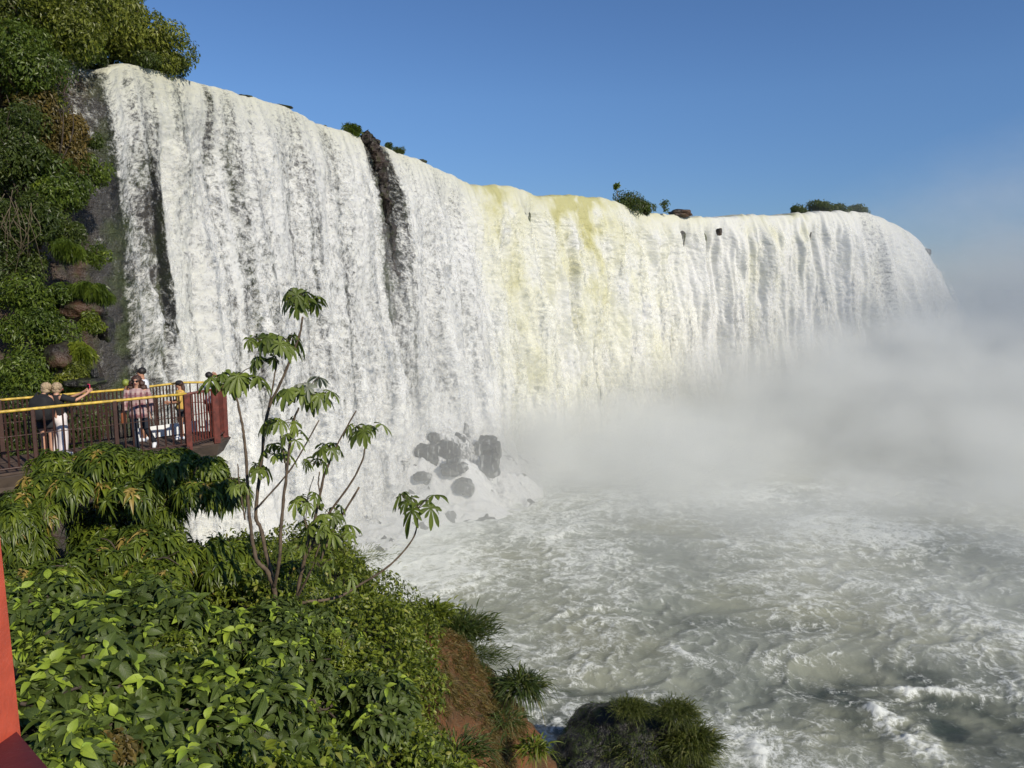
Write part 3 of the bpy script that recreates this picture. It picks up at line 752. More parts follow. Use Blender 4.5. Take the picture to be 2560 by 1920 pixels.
G = 'shrubs on the wooded cliff'
shrub('shrub', 'grey green bush clinging to the upper cliff beside the dry creepers', 40, 305, 36.5, 85, 'dark', 2600, .24, G)
shrub('shrub', 'dark bush in the shaded middle of the cliff', 55, 430, 36, 95, 'dark', 3000, .24, G)
shrub('shrub', 'bright leafy bush beside the thin water veil, half way up the cliff', 150, 462, 36.5, 72, 'green', 2600, .26, G)
shrub('shrub', 'misty pale green bush wetted by the thin veil', 232, 430, 39.5, 46, 'green', 1300, .2, G)
shrub('shrub', 'dark green bush above the layered brown rocks', 95, 545, 35, 78, 'dark', 2200, .24, G)
shrub('shrub', 'bush with hanging bare roots at the edge of the picture', 5, 560, 34.5, 75, 'dark', 1700, .24, G)
shrub('shrub', 'sunlit bush on the rock shelf below the layered brown rocks', 62, 742, 33.5, 88, 'green', 2800, .22, G, .8)
shrub('shrub', 'bright bush under the rock shelf near the water veil', 150, 745, 34.5, 62, 'green', 1700, .22, G, .8)
shrub('shrub', 'spreading bush on the lower cliff above the platform', 95, 840, 32.5, 95, 'green', 3400, .21, G, .8)
shrub('shrub', 'fresh green clump beside the dark boulder on the lower cliff', 232, 812, 34, 34, 'creeper', 900, .2, G)
shrub('shrub', 'low bush behind the two blond visitors', 60, 950, 31, 105, 'green', 3600, .2, G, .8)
shrub('shrub', 'leafy bush behind the far yellow handrail', 185, 955, 31.5, 62, 'olive', 1800, .2, G)
shrub('shrub', 'shaded bush at the foot of the cliff behind the red balusters', 40, 1085, 28, 110, 'dark', 2600, .2, G)
shrub('shrub', 'dull green bush below the platform bars', 190, 1060, 29, 80, 'dark', 1800, .2, G)
shrub('fern', 'small bright fern on the wet dark rock face', 208, 255, 43, 17, 'creeper', 260, .16, None, .7, 5, 'fern')
shrub('creeper', 'brown dry creeper hanging over the cliff face below the trees', 135, 310, 38.2, 92, 'dry', 4200, .24, 'dry creepers on the cliff', 1.2)
shrub('creeper', 'rusty dry creeper strip beside the dark wet rock', 178, 370, 39.2, 62, 'dry', 2600, .22, 'dry creepers on the cliff', 1.5)
shrub('creeper', 'olive creeper on the top slope of the cliff under the low dense tree', 75, 235, 38.5, 78, 'olive', 2400, .24, 'olive creepers on the cliff', .8)
# hanging grass on the ledges
def tuft(name, label, c, r, n, L, W, mat='grass', up=.8, droop=.8, group=None, cat='grass', spread=1.0, tm=None):
    g = np.random.default_rng(int(abs(c[0] * 31 + c[1] * 17 + c[2] * 7) * 10))
    c = np.array(c, float)
    q = g.normal(size=(n, 3)) * np.array(r) * .5
    d = q / (np.linalg.norm(q, axis=1)[:, None] + 1e-6) * spread + g.normal(size=(n, 3)) * .3; d[:, 2] = np.abs(d[:, 2]) * .4 + up
    V, Fc, rv = leaves(c + q * (1, 1, .4), d, unit(n) + np.array([0, -.5, .8]), L * g.uniform(.6, 1.2, n), W, tm or leaf_template(6, .5, .1, 0), droop * g.uniform(.5, 1.3, n), g.random(n))
    return setp(mesh(name, V, Fc, M[mat], attrs={'rnd': rv}, origin=c), label, cat, group)
G = 'hanging grass on the cliff ledges'
shrub('grass_tuft', 'long grass hanging over the ledge below the orange stained rock', 225, 730, 34.5, 46, 'green', 1500, .32, G, .75, 7, 'grass', .9, 1.0, .12)
shrub('grass_tuft', 'light green grass curtain hanging on the lower cliff above the man with the coconut', 205, 885, 32.3, 46, 'creeper', 1500, .32, G, .75, 7, 'grass', .9, 1.0, .12)
shrub('grass_tuft', 'thin grass on the brown rock ledge under the bright leafy bush', 170, 630, 35, 46, 'green', 1500, .32, G, .75, 7, 'grass', .9, 1.0, .12)
G = 'shrubs on the wooded cliff'
shrub('shrub', 'mossy bush on the layered rocks between the dark bush and the veil', 165, 585, 35.6, 50, 'dark', 1500, .2, G)
shrub('shrub', 'dark bush filling the shaded corner between the grey green bush and the dry creepers', 20, 375, 35.5, 80, 'dark', 2200, .22, G)
shrub('shrub', 'shadowy bush under the hanging roots', 45, 650, 34.2, 70, 'dark', 1800, .22, G)
shrub('shrub', 'wet pale bush low on the rock between the cliff shrubs and the thin veil', 243, 640, 37.5, 34, 'green', 900, .18, G)
shrub('shrub', 'small mossy bush on the wet rock above the misty pale green bush', 232, 350, 40.3, 24, 'dark', 500, .18, G)
shrub('shrub', 'mossy clump at the foot of the thin veil beside the dark wet boulder', 262, 745, 36, 28, 'dark', 600, .18, G)
# bare roots
parts = []
for i in range(16):
    a = P(rng.uniform(0, 90), rng.uniform(470, 560), 33.4)
    parts.append(tube(smooth_path([a, a + (rng.normal() * .3, 0, -.9), a + (rng.normal() * .5, rng.normal() * .2, -rng.uniform(1.6, 2.8))], 4), np.linspace(.018, .008, 9), 4))
V, Fc = join(parts)
M['root'] = plain('bare_roots', (.11, .085, .05), .8, .3)
setp(mesh('hanging_roots', V, Fc, M['root'], smooth=True), 'tangle of pale bare roots hanging down the cliff at the picture edge', 'roots')

# rocks on the lower cliff and at the foot of the falls
Va2 = Va[2:].reshape(-1, 3)
_dy = (Va2[:, 1] * CP - (Va2[:, 2] - CAMZ) * SP); _px = 1280 + F * Va2[:, 0] / _dy; _py = 960 - F * (Va2[:, 1] * SP + (Va2[:, 2] - CAMZ) * CP) / _dy
def boulder(label, px, py, Y, rx, rz, seed, mat='boulder', group=None, depth=1.0, name='boulder', amp=.35, seat=False):
    c = P(px, py, Y); s = Y / F
    if seat:
        q = (_px - px) ** 2 + (_py - py) ** 2; near_ = np.where(q < q.min() + 30)[0]
        c = Va2[near_[np.argmin(Va2[near_, 1])]] + np.array([.15, -.35, .0]); s = c[1] / F
    V, Fc = blob((0, 0, 0), (1, 1, 1), 4, amp, 1.1, seed)
    V = np.sign(V) * np.abs(V) ** (.72 if seat else .85)
    if seat: V = np.round(V * 3.0 + .8 * fbm(V[:, 0] * 1.3, V[:, 1] * 1.3, V[:, 2] * 1.3, 2, seed + 9)[:, None]) / 3.0 * .35 + V * .65
    V += (.04 * fbm(V[:, 0] * 5, V[:, 1] * 5, V[:, 2] * 5, 3, seed + 5))[:, None] * V
    V = V * np.array([rx * s, rx * s * depth, rz * s]) + c
    return setp(mesh(name, V, Fc, M[mat], smooth=True), label, 'rock', group)
G = 'boulders at the foot of the falls'
boulder('dark rounded boulder at the top of the wet rock pile', 1085, 1090, 71.1, 15, 15, 1, group=G, seat=True, depth=.9, mat='boulder', amp=.5)
boulder('tall smooth grey boulder standing at the near side of the rock pile', 1064, 1131, 69.6, 26, 32, 2, group=G, seat=True, depth=.9, mat='boulder', amp=.5)
boulder('broad lumpy boulder in the middle of the rock pile', 1112, 1125, 70.1, 30, 31, 3, group=G, seat=True, depth=.9, mat='boulder', amp=.5)
boulder('small boulder half covered by water between the two large boulders', 1136, 1150, 69.1, 18, 20, 4, group=G, seat=True, depth=.9, mat='boulder', amp=.5)
boulder('sloping slab at the foot of the rock pile', 1138, 1164, 68.1, 23, 14, 5, group=G, seat=True, depth=.9, mat='boulder', amp=.5)
boulder('isolated block above the rock pile, in front of the cream waterfall', 1160, 1068, 72.6, 20, 19, 6, group=G, seat=True, depth=.9, mat='boulder', amp=.5)
boulder('long dark ridge of rock beside the cream waterfall foot', 1213, 1120, 71.6, 32, 37, 7, group=G, seat=True, depth=.9, mat='boulder', amp=.5)
boulder('dark wet rock flank sinking into the foam beyond the pile', 1222, 1155, 70.1, 25, 33, 8, group=G, seat=True, depth=.9, mat='boulder', amp=.5)
boulder('low rock awash in white foam under the sloping slab', 1118, 1172, 67.6, 25, 14, 9, group=G, seat=True, depth=.9, mat='boulder', amp=.5)
boulder('flat rock edge just breaking the foam at the near foot', 1058, 1186, 67.1, 23, 10, 10, group=G, seat=True, depth=.9, mat='boulder', amp=.5)
boulder('faint grey rock in spray at the bottom of the pile', 1162, 1212, 66.1, 25, 20, 12, group=G, seat=True, depth=.9, mat='boulder', amp=.5)
# the rib of rock that parts the water
rp = [P(898, 345, 67.4), P(925, 356, 67.8), P(944, 395, 67.8), P(956, 455, 67.5), P(970, 530, 67.2), P(982, 610, 66.9), P(994, 700, 66.7)]
pa = smooth_path(rp, 16)
V, Fc = tube(pa, np.interp(np.arange(len(pa)), [0, 8, 28, 52, len(pa) - 1], [.5, .85, .62, .4, .06]), 40, .75)
nz = fbm(V[:, 0] * 1.1, V[:, 1] * 1.1, V[:, 2] * .7, 5, 14, .55)
nz = .6 * nz + .4 * np.round(nz * 3) / 3
V = V + nz[:, None] * .42 * np.array([1, -.7, .35]) + (.12 * fbm(V[:, 0] * 5, V[:, 1] * 5, V[:, 2] * 4, 3, 15))[:, None]
setp(mesh('rock_rib', V, Fc, rock_mat('brown_rib_rock', True, .5, (.028, .02, .016), (.04, .024, .017))), 'bare brown rock rib that parts the falling water', 'rock')
boulder('brown boulder on the brink beside the far bush', 1700, 535, 126.5, 28, 10, 21, 'rock', None, 1.0)
boulder('small dark rock poking through the white columns', 1798, 580, 125.3, 7, 9, 22, 'rock', None, 1.0)
boulder('dark ledge rock at the top of the far end of the falls', 2318, 632, 152, 8, 10, 23, 'rock', None)
G = 'flat rocks along the brink'
for px, py, Y, rx, lab in ((610, 243, 56, 20, 'flat dark rock on the brink above the lacy waterfall'), (700, 268, 60, 26, 'low mossy rock on the brink left of the palm-like tuft'.replace('left of', 'before')),
                           (805, 318, 65, 13, 'tiny dark rock on the brink just before the grass tuft'), (1050, 404, 78.5, 16, 'thin dark rock on the brink after the round shrubs')):
    boulder(lab, px, py, Y, rx, 4.5 if px != 1365 else 5, int(px), 'darkrock', G, 1.0)
G = 'boulders on the lower cliff'
boulder('blocky grey boulder under the hanging grass of the lower cliff', 205, 770, 34.8, 50, 34, 31, 'rock', G)
boulder('dark wet boulder beside the thin veil at the lower cliff', 265, 822, 34.8, 20, 32, 32, 'darkrock', G)
boulder('pointed brown boulder above the far handrail', 150, 895, 32, 42, 36, 33, 'rock', G)
boulder('dark slab jutting toward the veil behind the walkway', 215, 955, 31, 46, 10, 34, 'darkrock', G)
boulder('white wet stone catching the sun on the dark slab', 237, 934, 31.2, 8, 13, 35, 'boulder', G)

# plants on the brink
shrub('grass_clump', 'spiky green grass clump on the brink beside the brown rock rib', 880, 322, 66.5, 22, 'green', 500, .5, None, .9, 5, 'grass', .1, 1.0, .18)
shrub('shrub', 'smaller round shrub on the brink after the rock rib', 972, 366, 72.5, 11, 'dark', 300, .22, 'round shrubs on the brink')
shrub('shrub', 'larger round shrub on the brink after the rock rib', 998, 378, 74, 16, 'dark', 500, .22, 'round shrubs on the brink', .9)
shrub('bush', 'ragged bush on the brink under the tiny lone tree', 1572, 504, 117, 50, 'dark', 2000, .42, None, .7, 14, 'bush')
shrub('bush', 'low dark end of the ragged bush near the brown boulder', 1612, 518, 119, 26, 'dark', 600, .5, None, .7, 7, 'bush')
shrub('sapling', 'thin see-through sapling between ragged bush and brown boulder', 1663, 512, 122, 15, 'green', 110, .45, None, 1.2, 5, 'sapling')
tree('tree', 'tiny lone tree with a round tuft on the far brink', 1539, 463, 115, 11, 'green', 130, .5, P(1541, 505, 115), None, .8, 5)
G = 'low shrubs on the far brink'
shrub('shrub', 'first low shrub of the dark row on the far brink', 1998, 524, 137.5, 30, 'dark', 1000, .5, G, .55)
shrub('shrub', 'tallest shrub of the dark row on the far brink', 2056, 518, 139, 44, 'dark', 1700, .5, G, .5)
shrub('shrub', 'flat shrub between the tallest and the last of the dark row', 2106, 522, 140, 34, 'dark', 1000, .5, G, .5)
shrub('shrub', 'last shrub of the dark row, at the rounded end of the falls', 2148, 527, 142, 36, 'dark', 1200, .5, G, .6)

# ------------------------------------------------------------------ viewing platform
DZ = CAMZ - 3.76
near = [np.array((-15.6, 9.75)), np.array((-7.39, 17.3)), np.array((-7.06, 18.1)), np.array((-7.12, 18.8)), np.array((-7.6, 19.4))]
farl = [np.array((-8.35, 19.35)), np.array((-9.05, 18.2)), np.array((-11.05, 16.4)), np.array((-16.8, 11.2))]
poly = np.array(near + farl)
plat = thing('viewing_platform', 'timber walkway platform with a pointed end in front of the falls', 'platform', (-9, 17, DZ))
wdir = (near[1] - near[0]); wdir /= np.linalg.norm(wdir); wn = np.array([wdir[1], -wdir[0]])
def inside(q):
    c = np.zeros(len(q), bool); j = len(poly) - 1
    for i in range(len(poly)):
        a, b = poly[i], poly[j]
        cnd = ((a[1] > q[:, 1]) != (b[1] > q[:, 1])) & (q[:, 0] < (b[0] - a[0]) * (q[:, 1] - a[1]) / (b[1] - a[1] + 1e-12) + a[0])
        c ^= cnd; j = i
    return c
parts = []
offs = (poly - near[0]) @ wn; al = (poly - near[0]) @ wdir
for o_ in np.arange(offs.min(), offs.max(), .16):
    ss = np.linspace(al.min(), al.max(), 900)
    q = near[0] + ss[:, None] * wdir + (o_ + .08) * wn
    ins = inside(q)
    if ins.sum() < 12: continue
    a, b = ss[ins][0], ss[ins][-1]
    c = near[0] + wdir * (a + b) / 2 + wn * (o_ + .08)
    dz = rng.normal() * .003
    cuts = np.concatenate([[a], np.sort(rng.uniform(a, b, int((b - a) / 3.0))), [b]])
    for a1, b1 in zip(cuts[:-1], cuts[1:]):
        if b1 - a1 < .1: continue
        c = near[0] + wdir * (a1 + b1) / 2 + wn * (o_ + .08)
        parts.append(box((c[0], c[1], DZ - .025 + rng.normal() * .003), (b1 - a1 - .008, .142, .045), math.atan2(wdir[1], wdir[0])))
V, Fc = join(parts); mesh('deck', V, Fc, M['deck'], plat, smooth=False)
# rim beam and tapering underside
rim = np.array([*near, *farl]); cen = rim[1:6].mean(0)
outp = rim + (rim - np.array([rim[i].tolist() for i in range(len(rim))])) * 0
top = np.c_[rim, np.full(len(rim), DZ - .055)]; 
grow_ = np.array([(r_ - cen) / np.linalg.norm(r_ - cen) for r_ in rim])
topo = top + np.c_[grow_ * .14, np.zeros(len(rim))]
low = top + np.c_[-grow_ * .05, np.full(len(rim), -.32)]
low2 = np.c_[rim - grow_ * .75, np.full(len(rim), DZ - .62)]
n_ = len(rim)
Vv = np.vstack([topo, low, low2]); q = []
for b0 in (0, n_):
    for i in range(n_):
        j = (i + 1) % n_; q.append((b0 + i, b0 + j, b0 + n_ + j, b0 + n_ + i))
mesh('underframe', Vv, [np.array(q), np.array([list(range(n_))[::-1]]), np.array([list(range(2 * n_, 3 * n_))])], M['beam'], plat, smooth=False)
for (x0, y0) in ((-8.3, 17.9), (-10.6, 15.4), (-13.4, 12.9)):
    V, Fc = tube([(x0, y0, DZ - .5), (x0, y0, DZ - 3), (x0, y0, 8)], .16, 10); mesh('support_post', V, Fc, M['beam'], plat)

RH = 1.25
def railing(label, pts, top_mat, bar_mat, n_skip, posts, yellow_until=None, group=None, wide_from=None):
    base = np.array([*pts[len(pts) // 2], DZ])
    t = thing('railing', label, 'railing', base, group)
    P3 = [np.array([*p_, DZ]) for p_ in pts]
    def rail(name, z, r, mat, a=0, b=None):
        pp = P3[a:b]; path = np.array([p_ + (0, 0, z) for p_ in pp])
        V, Fc = tube(path if len(path) > 2 else smooth_path(path, 14) + np.c_[np.zeros((15, 2)), .006 * rng.normal(size=15)], r, 8); mesh(name, V, Fc, mat, t)
    if yellow_until:
        rail('handrail', RH, .031, M['yellow'], 0, yellow_until + 1)
        rail('handrail', RH, .03, M['redpaint'], yellow_until, None)
    else: rail('handrail', RH, .028, top_mat)
    rail('bottom_rail', .1, .02, bar_mat)
    rail('middle_rail', .74, .009, bar_mat)
    V, Fc = box((0, 0, 0), (.026, .026, RH - .12))
    proto = None; acc = 0.0
    for i in range(len(pts) - 1):
        a, b = P3[i], P3[i + 1]; Ls = np.linalg.norm(b - a); d = (b - a) / Ls
        sp = .165 if i == 0 else .085
        k = int(Ls / sp)
        for j in range(1, k):
            pos = a + d * (j * Ls / k) + (0, 0, .09 + (RH - .12) / 2)
            if i == 0 and pos[0] < -12.2: continue
            if proto is None:
                proto = mesh('baluster', V + pos, Fc, bar_mat, t, smooth=False); p0 = pos
                m_ = proto.data
            else:
                c = proto.copy(); COL.objects.link(c); c.parent = t
                c.location = Vector(pos - p0)
                if i > 0 and yellow_until: c.material_slots[0].link = 'OBJECT'; c.material_slots[0].material = M['redpaint']
    for k_, (x0, y0, w) in enumerate(posts):
        V2, F2 = box((x0, y0, DZ + RH / 2 - .02), (w, w * .8, RH + .05), math.atan2(wdir[1], wdir[0]), .008)
        mesh('post', V2, F2, M['redpaint'] if (x0 > -7.8) else bar_mat, t, smooth=False)
    return t
railing('yellow topped railing along the nearer side of the walkway, turning red at the pointed end', near, M['yellow'], M['brownpaint'], 0,
        [(-12.0, 13.06, .08), (-9.62, 15.25, .07), (-8.5, 16.28, .08), (-7.39, 17.3, .13), (-7.06, 18.1, .15), (-7.12, 18.8, .14), (-7.6, 19.4, .12)], 1)
railing('yellow topped railing along the far side of the walkway, behind the visitors', [near[4]] + farl, M['yellow'], M['brownpaint'], 0,
        [(-8.35, 19.35, .09), (-9.05, 18.2, .1), (-11.05, 16.4, .09), (-13.5, 14.2, .09)])
# white kick boards by the far railing
for lab, a, b in (('long white board standing at deck level behind the woman in plaid', (-9.0, 18.05), (-7.9, 19.2)), ('short white board at deck level by the corner post', (-7.75, 19.2), (-7.2, 19.25))):
    a = np.array([*a, DZ + .17]); b = np.array([*b, DZ + .17])
    V, Fc = beam(a, b, .03, .28); setp(mesh('kick_board', V, Fc, M['whitepanel'], smooth=False), lab, 'board', 'white boards on the platform')

# ------------------------------------------------------------------ people
M['skin'] = plain('skin', (.5, .27, .18), .55, .15, 6)
M['skin_tan'] = plain('tanned_skin', (.42, .21, .13), .55, .15, 6)
M['black'] = plain('black_cloth', (.012, .012, .014), .85, .3, 12)
M['white_cloth'] = plain('white_cloth', (.74, .68, .68), .85, .15, 7)
M['whitetop'] = plain('white_top_cloth', (.7, .72, .76), .85, .15, 7)
M['jeans'] = plain('dark_jeans', (.02, .025, .04), .85, .4, 9)
M['yellowtop'] = plain('yellow_top_cloth', (.62, .4, .09), .85, .25, 6)
M['darkshort'] = plain('dark_shorts', (.025, .025, .03), .85, .3)
M['blond'] = plain('blond_hair', (.42, .31, .19), .6, .5, 22, .4)
M['brownhair'] = plain('brown_hair', (.06, .024, .014), .5, .5, 24, .5)
M['darkhair'] = plain('dark_hair', (.018, .014, .012), .5, .4, 24, .4)
M['lens'] = plain('sunglass_lens', (.01, .008, .008), .15, .1)
M['leather'] = plain('brown_leather', (.28, .09, .035), .5, .35, 9, .2)
M['coco'] = plain('green_coconut', (.22, .26, .04), .5, .35, 14, .2)
M['pink'] = plain('pink_phone_case', (.75, .03, .12), .35, .1)
t = NT('plaid_cloth'); v = t.coord('Object')
sx = t.n('SeparateXYZ'); t.l(v, sx.inputs[0])
def bands(s_, f, ph): return t.mr(t.math('SINE', t.math('ADD', t.math('MULTIPLY', s_, f), ph)), .1, .5)
h1 = bands(sx.outputs[0], 62, 0); h2 = bands(sx.outputs[2], 55, .8)
c = t.mix(h1, C4(.40, .27, .25), C4(.17, .06, .07)); c = t.mix(t.math('MULTIPLY', h2, .6), c, C4(.2, .07, .09))
c = t.mix(t.math('MULTIPLY', bands(sx.outputs[2], 27, 2.0), .35), c, C4(.55, .45, .42))
M['plaid'] = t.surf(t.bsdf(c, .85))

def person(label, loc, yaw, ht, J=None, skin='skin', clothes=(), hair=None, group='visitors on the platform', extra=None):
    """skeleton in body space: x to the person's own right hand side, y forward, z up, for a height of 1.70"""
    j = dict(pelvis=(0, 0, .93), waist=(0, 0, 1.08), chest=(0, 0, 1.29), neck=(0, 0, 1.455), hb=(0, .015, 1.53), hm=(0, .02, 1.595), ht=(0, .01, 1.66), nose=(0, .115, 1.575),
             shR=(.185, 0, 1.40), elR=(.24, -.03, 1.12), wrR=(.25, .06, .88), haR=(.25, .09, .80),
             shL=(-.185, 0, 1.40), elL=(-.24, -.03, 1.12), wrL=(-.25, .06, .88), haL=(-.25, .09, .80),
             hipR=(.09, 0, .90), knR=(.1, .03, .49), anR=(.1, 0, .08), toR=(.12, .17, .03), hipL=(-.09, 0, .90), knL=(-.1, .03, .49), anL=(-.1, 0, .08), toL=(-.12, .17, .03))
    j.update(J or {})
    s = ht / 1.70; cy, sy = math.cos(yaw), math.sin(yaw)
    RM = np.array([[cy, sy, 0], [-sy, cy, 0], [0, 0, 1]]) * s
    loc = np.array(loc, float)
    W = lambda p_: np.asarray(p_, float) @ RM + loc
    root = thing('person', label, 'person', loc, group)
    rad = dict(pelvis=(.115, .095), waist=(.10, .085), chest=(.105, .09), neck=(.055, .055), hb=(.066, .075), hm=(.076, .092), ht=(.05, .06), nose=(.012, .012))
    for q, r_ in (('sh', .06), ('el', .042), ('wr', .027), ('ha', .03), ('hip', .085), ('kn', .056), ('an', .04), ('to', .034)):
        rad[q + 'R'] = rad[q + 'L'] = (r_, r_)
    names = list(j); idx = {n_: i for i, n_ in enumerate(names)}
    E = [('pelvis', 'waist'), ('waist', 'chest'), ('chest', 'neck'), ('neck', 'hb'), ('hb', 'hm'), ('hm', 'ht'), ('hm', 'nose')]
    for q in 'RL': E += [('chest', 'sh' + q), ('sh' + q, 'el' + q), ('el' + q, 'wr' + q), ('wr' + q, 'ha' + q), ('pelvis', 'hip' + q), ('hip' + q, 'kn' + q), ('kn' + q, 'an' + q), ('an' + q, 'to' + q)]
    verts = [W(j[n_]) for n_ in names]; radii = [rad[n_] for n_ in names]; edges = [(idx[a], idx[b]) for a, b in E]
    # five fingers on each hand
    for q, sg in (('R', 1), ('L', -1)):
        ha = np.array(j['ha' + q], float); dv_ = ha - np.array(j['wr' + q], float); dv_ /= np.linalg.norm(dv_) + 1e-9
        side = np.cross(dv_, (sg, 0, 0.2)); side /= np.linalg.norm(side) + 1e-9
        curl = np.cross(side, dv_)
        for f_, (o_, ln) in enumerate(((-.03, .07), (-.01, .085), (.011, .08), (.03, .062))):
            a = ha + side * o_ + dv_ * .03; b = a + dv_ * ln * .55 + curl * .008; c_ = b + dv_ * ln * .4 + curl * .02
            for p_, r_, pr in ((a, .010, idx['ha' + q]), (b, .009, None), (c_, .007, None)):
                verts.append(W(p_)); radii.append((r_, r_)); edges.append((pr if pr is not None else len(verts) - 2, len(verts) - 1))
        a = ha - side * .045 - dv_ * .015; b = a - side * .02 + dv_ * .045
        for p_, pr in ((a, idx['ha' + q]), (b, None)):
            verts.append(W(p_)); radii.append((.011, .011)); edges.append((pr if pr is not None else len(verts) - 2, len(verts) - 1))
    me = bpy.data.meshes.new('body'); me.from_pydata([tuple(v_ - loc) for v_ in verts], edges, []); me.materials.append(M[skin])
    ob = bpy.data.objects.new('body', me); COL.objects.link(ob); ob.parent = root
    md = ob.modifiers.new('Skin', 'SKIN'); md.use_smooth_shade = True
    for sv, r_ in zip(me.skin_vertices[0].data, radii): sv.radius = (r_[0] * s, r_[1] * s)
    me.skin_vertices[0].data[0].use_root = True
    ob.modifiers.new('Subdivision', 'SUBSURF').levels = 1; ob.modifiers['Subdivision'].render_levels = 1
    def limb(names_, r_, ext=0.0, n=4):
        pts = [np.array(j[x_], float) if isinstance(x_, str) else np.array(x_, float) for x_ in names_]
        pa = smooth_path(pts, n); rr = np.interp(np.linspace(0, 1, len(pa)), np.linspace(0, 1, len(r_)), r_) * s
        return tube(np.array([W(p_) for p_ in pa]), rr, 10)
    def torso(z_from, flare=1.0, r0=(.18, .135), r1=(.17, .125), r2=(.195, .14)):
        pe, wa, ch, ne = (np.array(j[x_], float) for x_ in ('pelvis', 'waist', 'chest', 'neck'))
        bottom = pe + (0, 0, z_from)
        pts = [bottom, wa, ch, ch + (ne - ch) * .62, ch + (ne - ch) * .9]
        rr = np.array([np.array(r0) * flare, r1, r2, (.175, .12), (.08, .075)]) * s
        pa = np.array([W(p_) for p_ in pts])
        return tube(smooth_path(pa, 3), np.stack([np.interp(np.linspace(0, 4, 13), range(5), rr[:, i_]) for i_ in range(2)], 1), 16, up=(-sy, cy, 0))
    for name, mat, kind in clothes:
        if kind == 'long_shirt': pr = [torso(-.16, 1.2), limb(('shR', 'elR', 'wrR'), (.085, .066, .05)), limb(('shL', 'elL', 'wrL'), (.085, .066, .05))]
        elif kind == 'shirt': pr = [torso(-.04), limb(('shR', 'elR'), (.085, .062)), limb(('shL', 'elL'), (.085, .062))]
        elif kind == 'vest': pr = [torso(-.03)]
        elif kind == 'trousers': pr = [limb(('hipR', 'knR', 'anR'), (.135, .11, .1)), limb(('hipL', 'knL', 'anL'), (.135, .11, .1)), blob(W(np.array(j['pelvis']) + (0, 0, -.01)), (.2 * s, .165 * s, .15 * s), 3)]
        elif kind == 'jeans': pr = [limb(('hipR', 'knR', 'anR'), (.098, .068, .052)), limb(('hipL', 'knL', 'anL'), (.098, .068, .052)), blob(W(np.array(j['pelvis']) + (0, 0, -.01)), (.165 * s, .13 * s, .12 * s), 3)]
        elif kind == 'shorts':
            kR = np.array(j['hipR']) * .45 + np.array(j['knR']) * .55; kL = np.array(j['hipL']) * .45 + np.array(j['knL']) * .55
            pr = [limb(('hipR', kR), (.11, .1)), limb(('hipL', kL), (.11, .1)), blob(W(np.array(j['pelvis']) + (0, 0, -.01)), (.17 * s, .135 * s, .12 * s), 3)]
        elif kind == 'shoes':
            pr = []
            for q in 'RL':
                a = np.array(j['an' + q]); b = np.array(j['to' + q]); pr.append(limb((a + (0, -.04, -.03), (a + b) / 2 + (0, 0, 0), b + (0, .03, .005)), (.048, .05, .036)))
        V, Fc = join(pr); mesh(name, V, Fc, M[mat], root)
    hm = np.array(j['hm'], float)
    if hair:
        mat, kind = hair
        fw = np.array(j['nose']) - hm; fw[2] = 0; fw /= np.linalg.norm(fw) + 1e-9
        if kind == 'short': pr = [blob(W(hm - fw * .028 + (0, 0, .035)), (.092 * s, .1 * s, .085 * s), 3, .08, 3, 3)]
        elif kind == 'bob': pr = [blob(W(hm - fw * .03 + (0, 0, .03)), (.105 * s, .11 * s, .1 * s), 4, .18, 4, 4), blob(W(hm - fw * .06 + (0, 0, -.05)), (.095 * s, .075 * s, .09 * s), 3, .2, 4, 5)]
        elif kind == 'curly':
            pr = [blob(W(hm - fw * .06 + (0, 0, .035)), (.11 * s, .1 * s, .095 * s), 4, .15, 4, 6)]
            for dx, dy, dz, r_ in ((.1, -.05, -.05, .07), (-.1, -.05, -.05, .07), (.14, -.06, -.15, .075), (-.13, -.06, -.15, .08), (0, -.09, -.12, .11), (.07, -.08, -.22, .08), (-.08, -.08, -.22, .08)):
                pr.append(blob(W(hm + (dx, dy, dz)), (r_ * s,) * 3, 3, .28, 4, int(dx * 100 + 40)))
        elif kind == 'long':
            pr = [blob(W(hm - fw * .03 + (0, 0, .03)), (.095 * s, .1 * s, .09 * s), 3, .1, 3, 7), blob(W(hm - fw * .08 + (0, 0, -.13)), (.085 * s, .05 * s, .19 * s), 3, .15, 3, 8)]
        V, Fc = join(pr); mesh('hair', V, Fc, M[mat], root)
    if extra: extra(root, W, j, s)
    return root, W, j

def glasses(root, W, j, s):
    hm = np.array(j['hm'], float)
    fw = np.array(j['nose']) - hm; fw[2] = 0; fw /= np.linalg.norm(fw); sd = np.array([fw[1], -fw[0], 0])
    c = hm + fw * .083 + (0, 0, .012)
    pr = [blob(W(c + sd * .034), (.03 * s, .02 * s, .024 * s), 2), blob(W(c - sd * .034), (.03 * s, .02 * s, .024 * s), 2), tube([W(c + sd * .07), W(c - sd * .07)], .006 * s, 5)]
    V, Fc = join(pr); mesh('sunglasses', V, Fc, M['lens'], root)
    V, Fc = blob(W(hm + fw * .078 + (0, 0, -.052)), (.025 * s, .012 * s, .008 * s), 2); mesh('lips', V, Fc, M['lip'], root)
M['lip'] = plain('lips', (.4, .1, .09), .5, .1)
def face(root, W, j, s):
    hm = np.array(j['hm'], float)
    fw = np.array(j['nose']) - hm; fw[2] = 0; fw /= np.linalg.norm(fw); sd = np.array([fw[1], -fw[0], 0])
    pr = [blob(W(hm + fw * .08 + (0, 0, .01) + sd * q), (.012 * s,) * 3, 2) for q in (.032, -.032)]
    V, Fc = join(pr); mesh('eyes', V, Fc, M['lens'], root)
    V, Fc = blob(W(hm + fw * .078 + (0, 0, -.052)), (.024 * s, .012 * s, .007 * s), 2); mesh('lips', V, Fc, M['lip'], root)

FACE_CAM = math.pi          # body y axis turned toward the camera
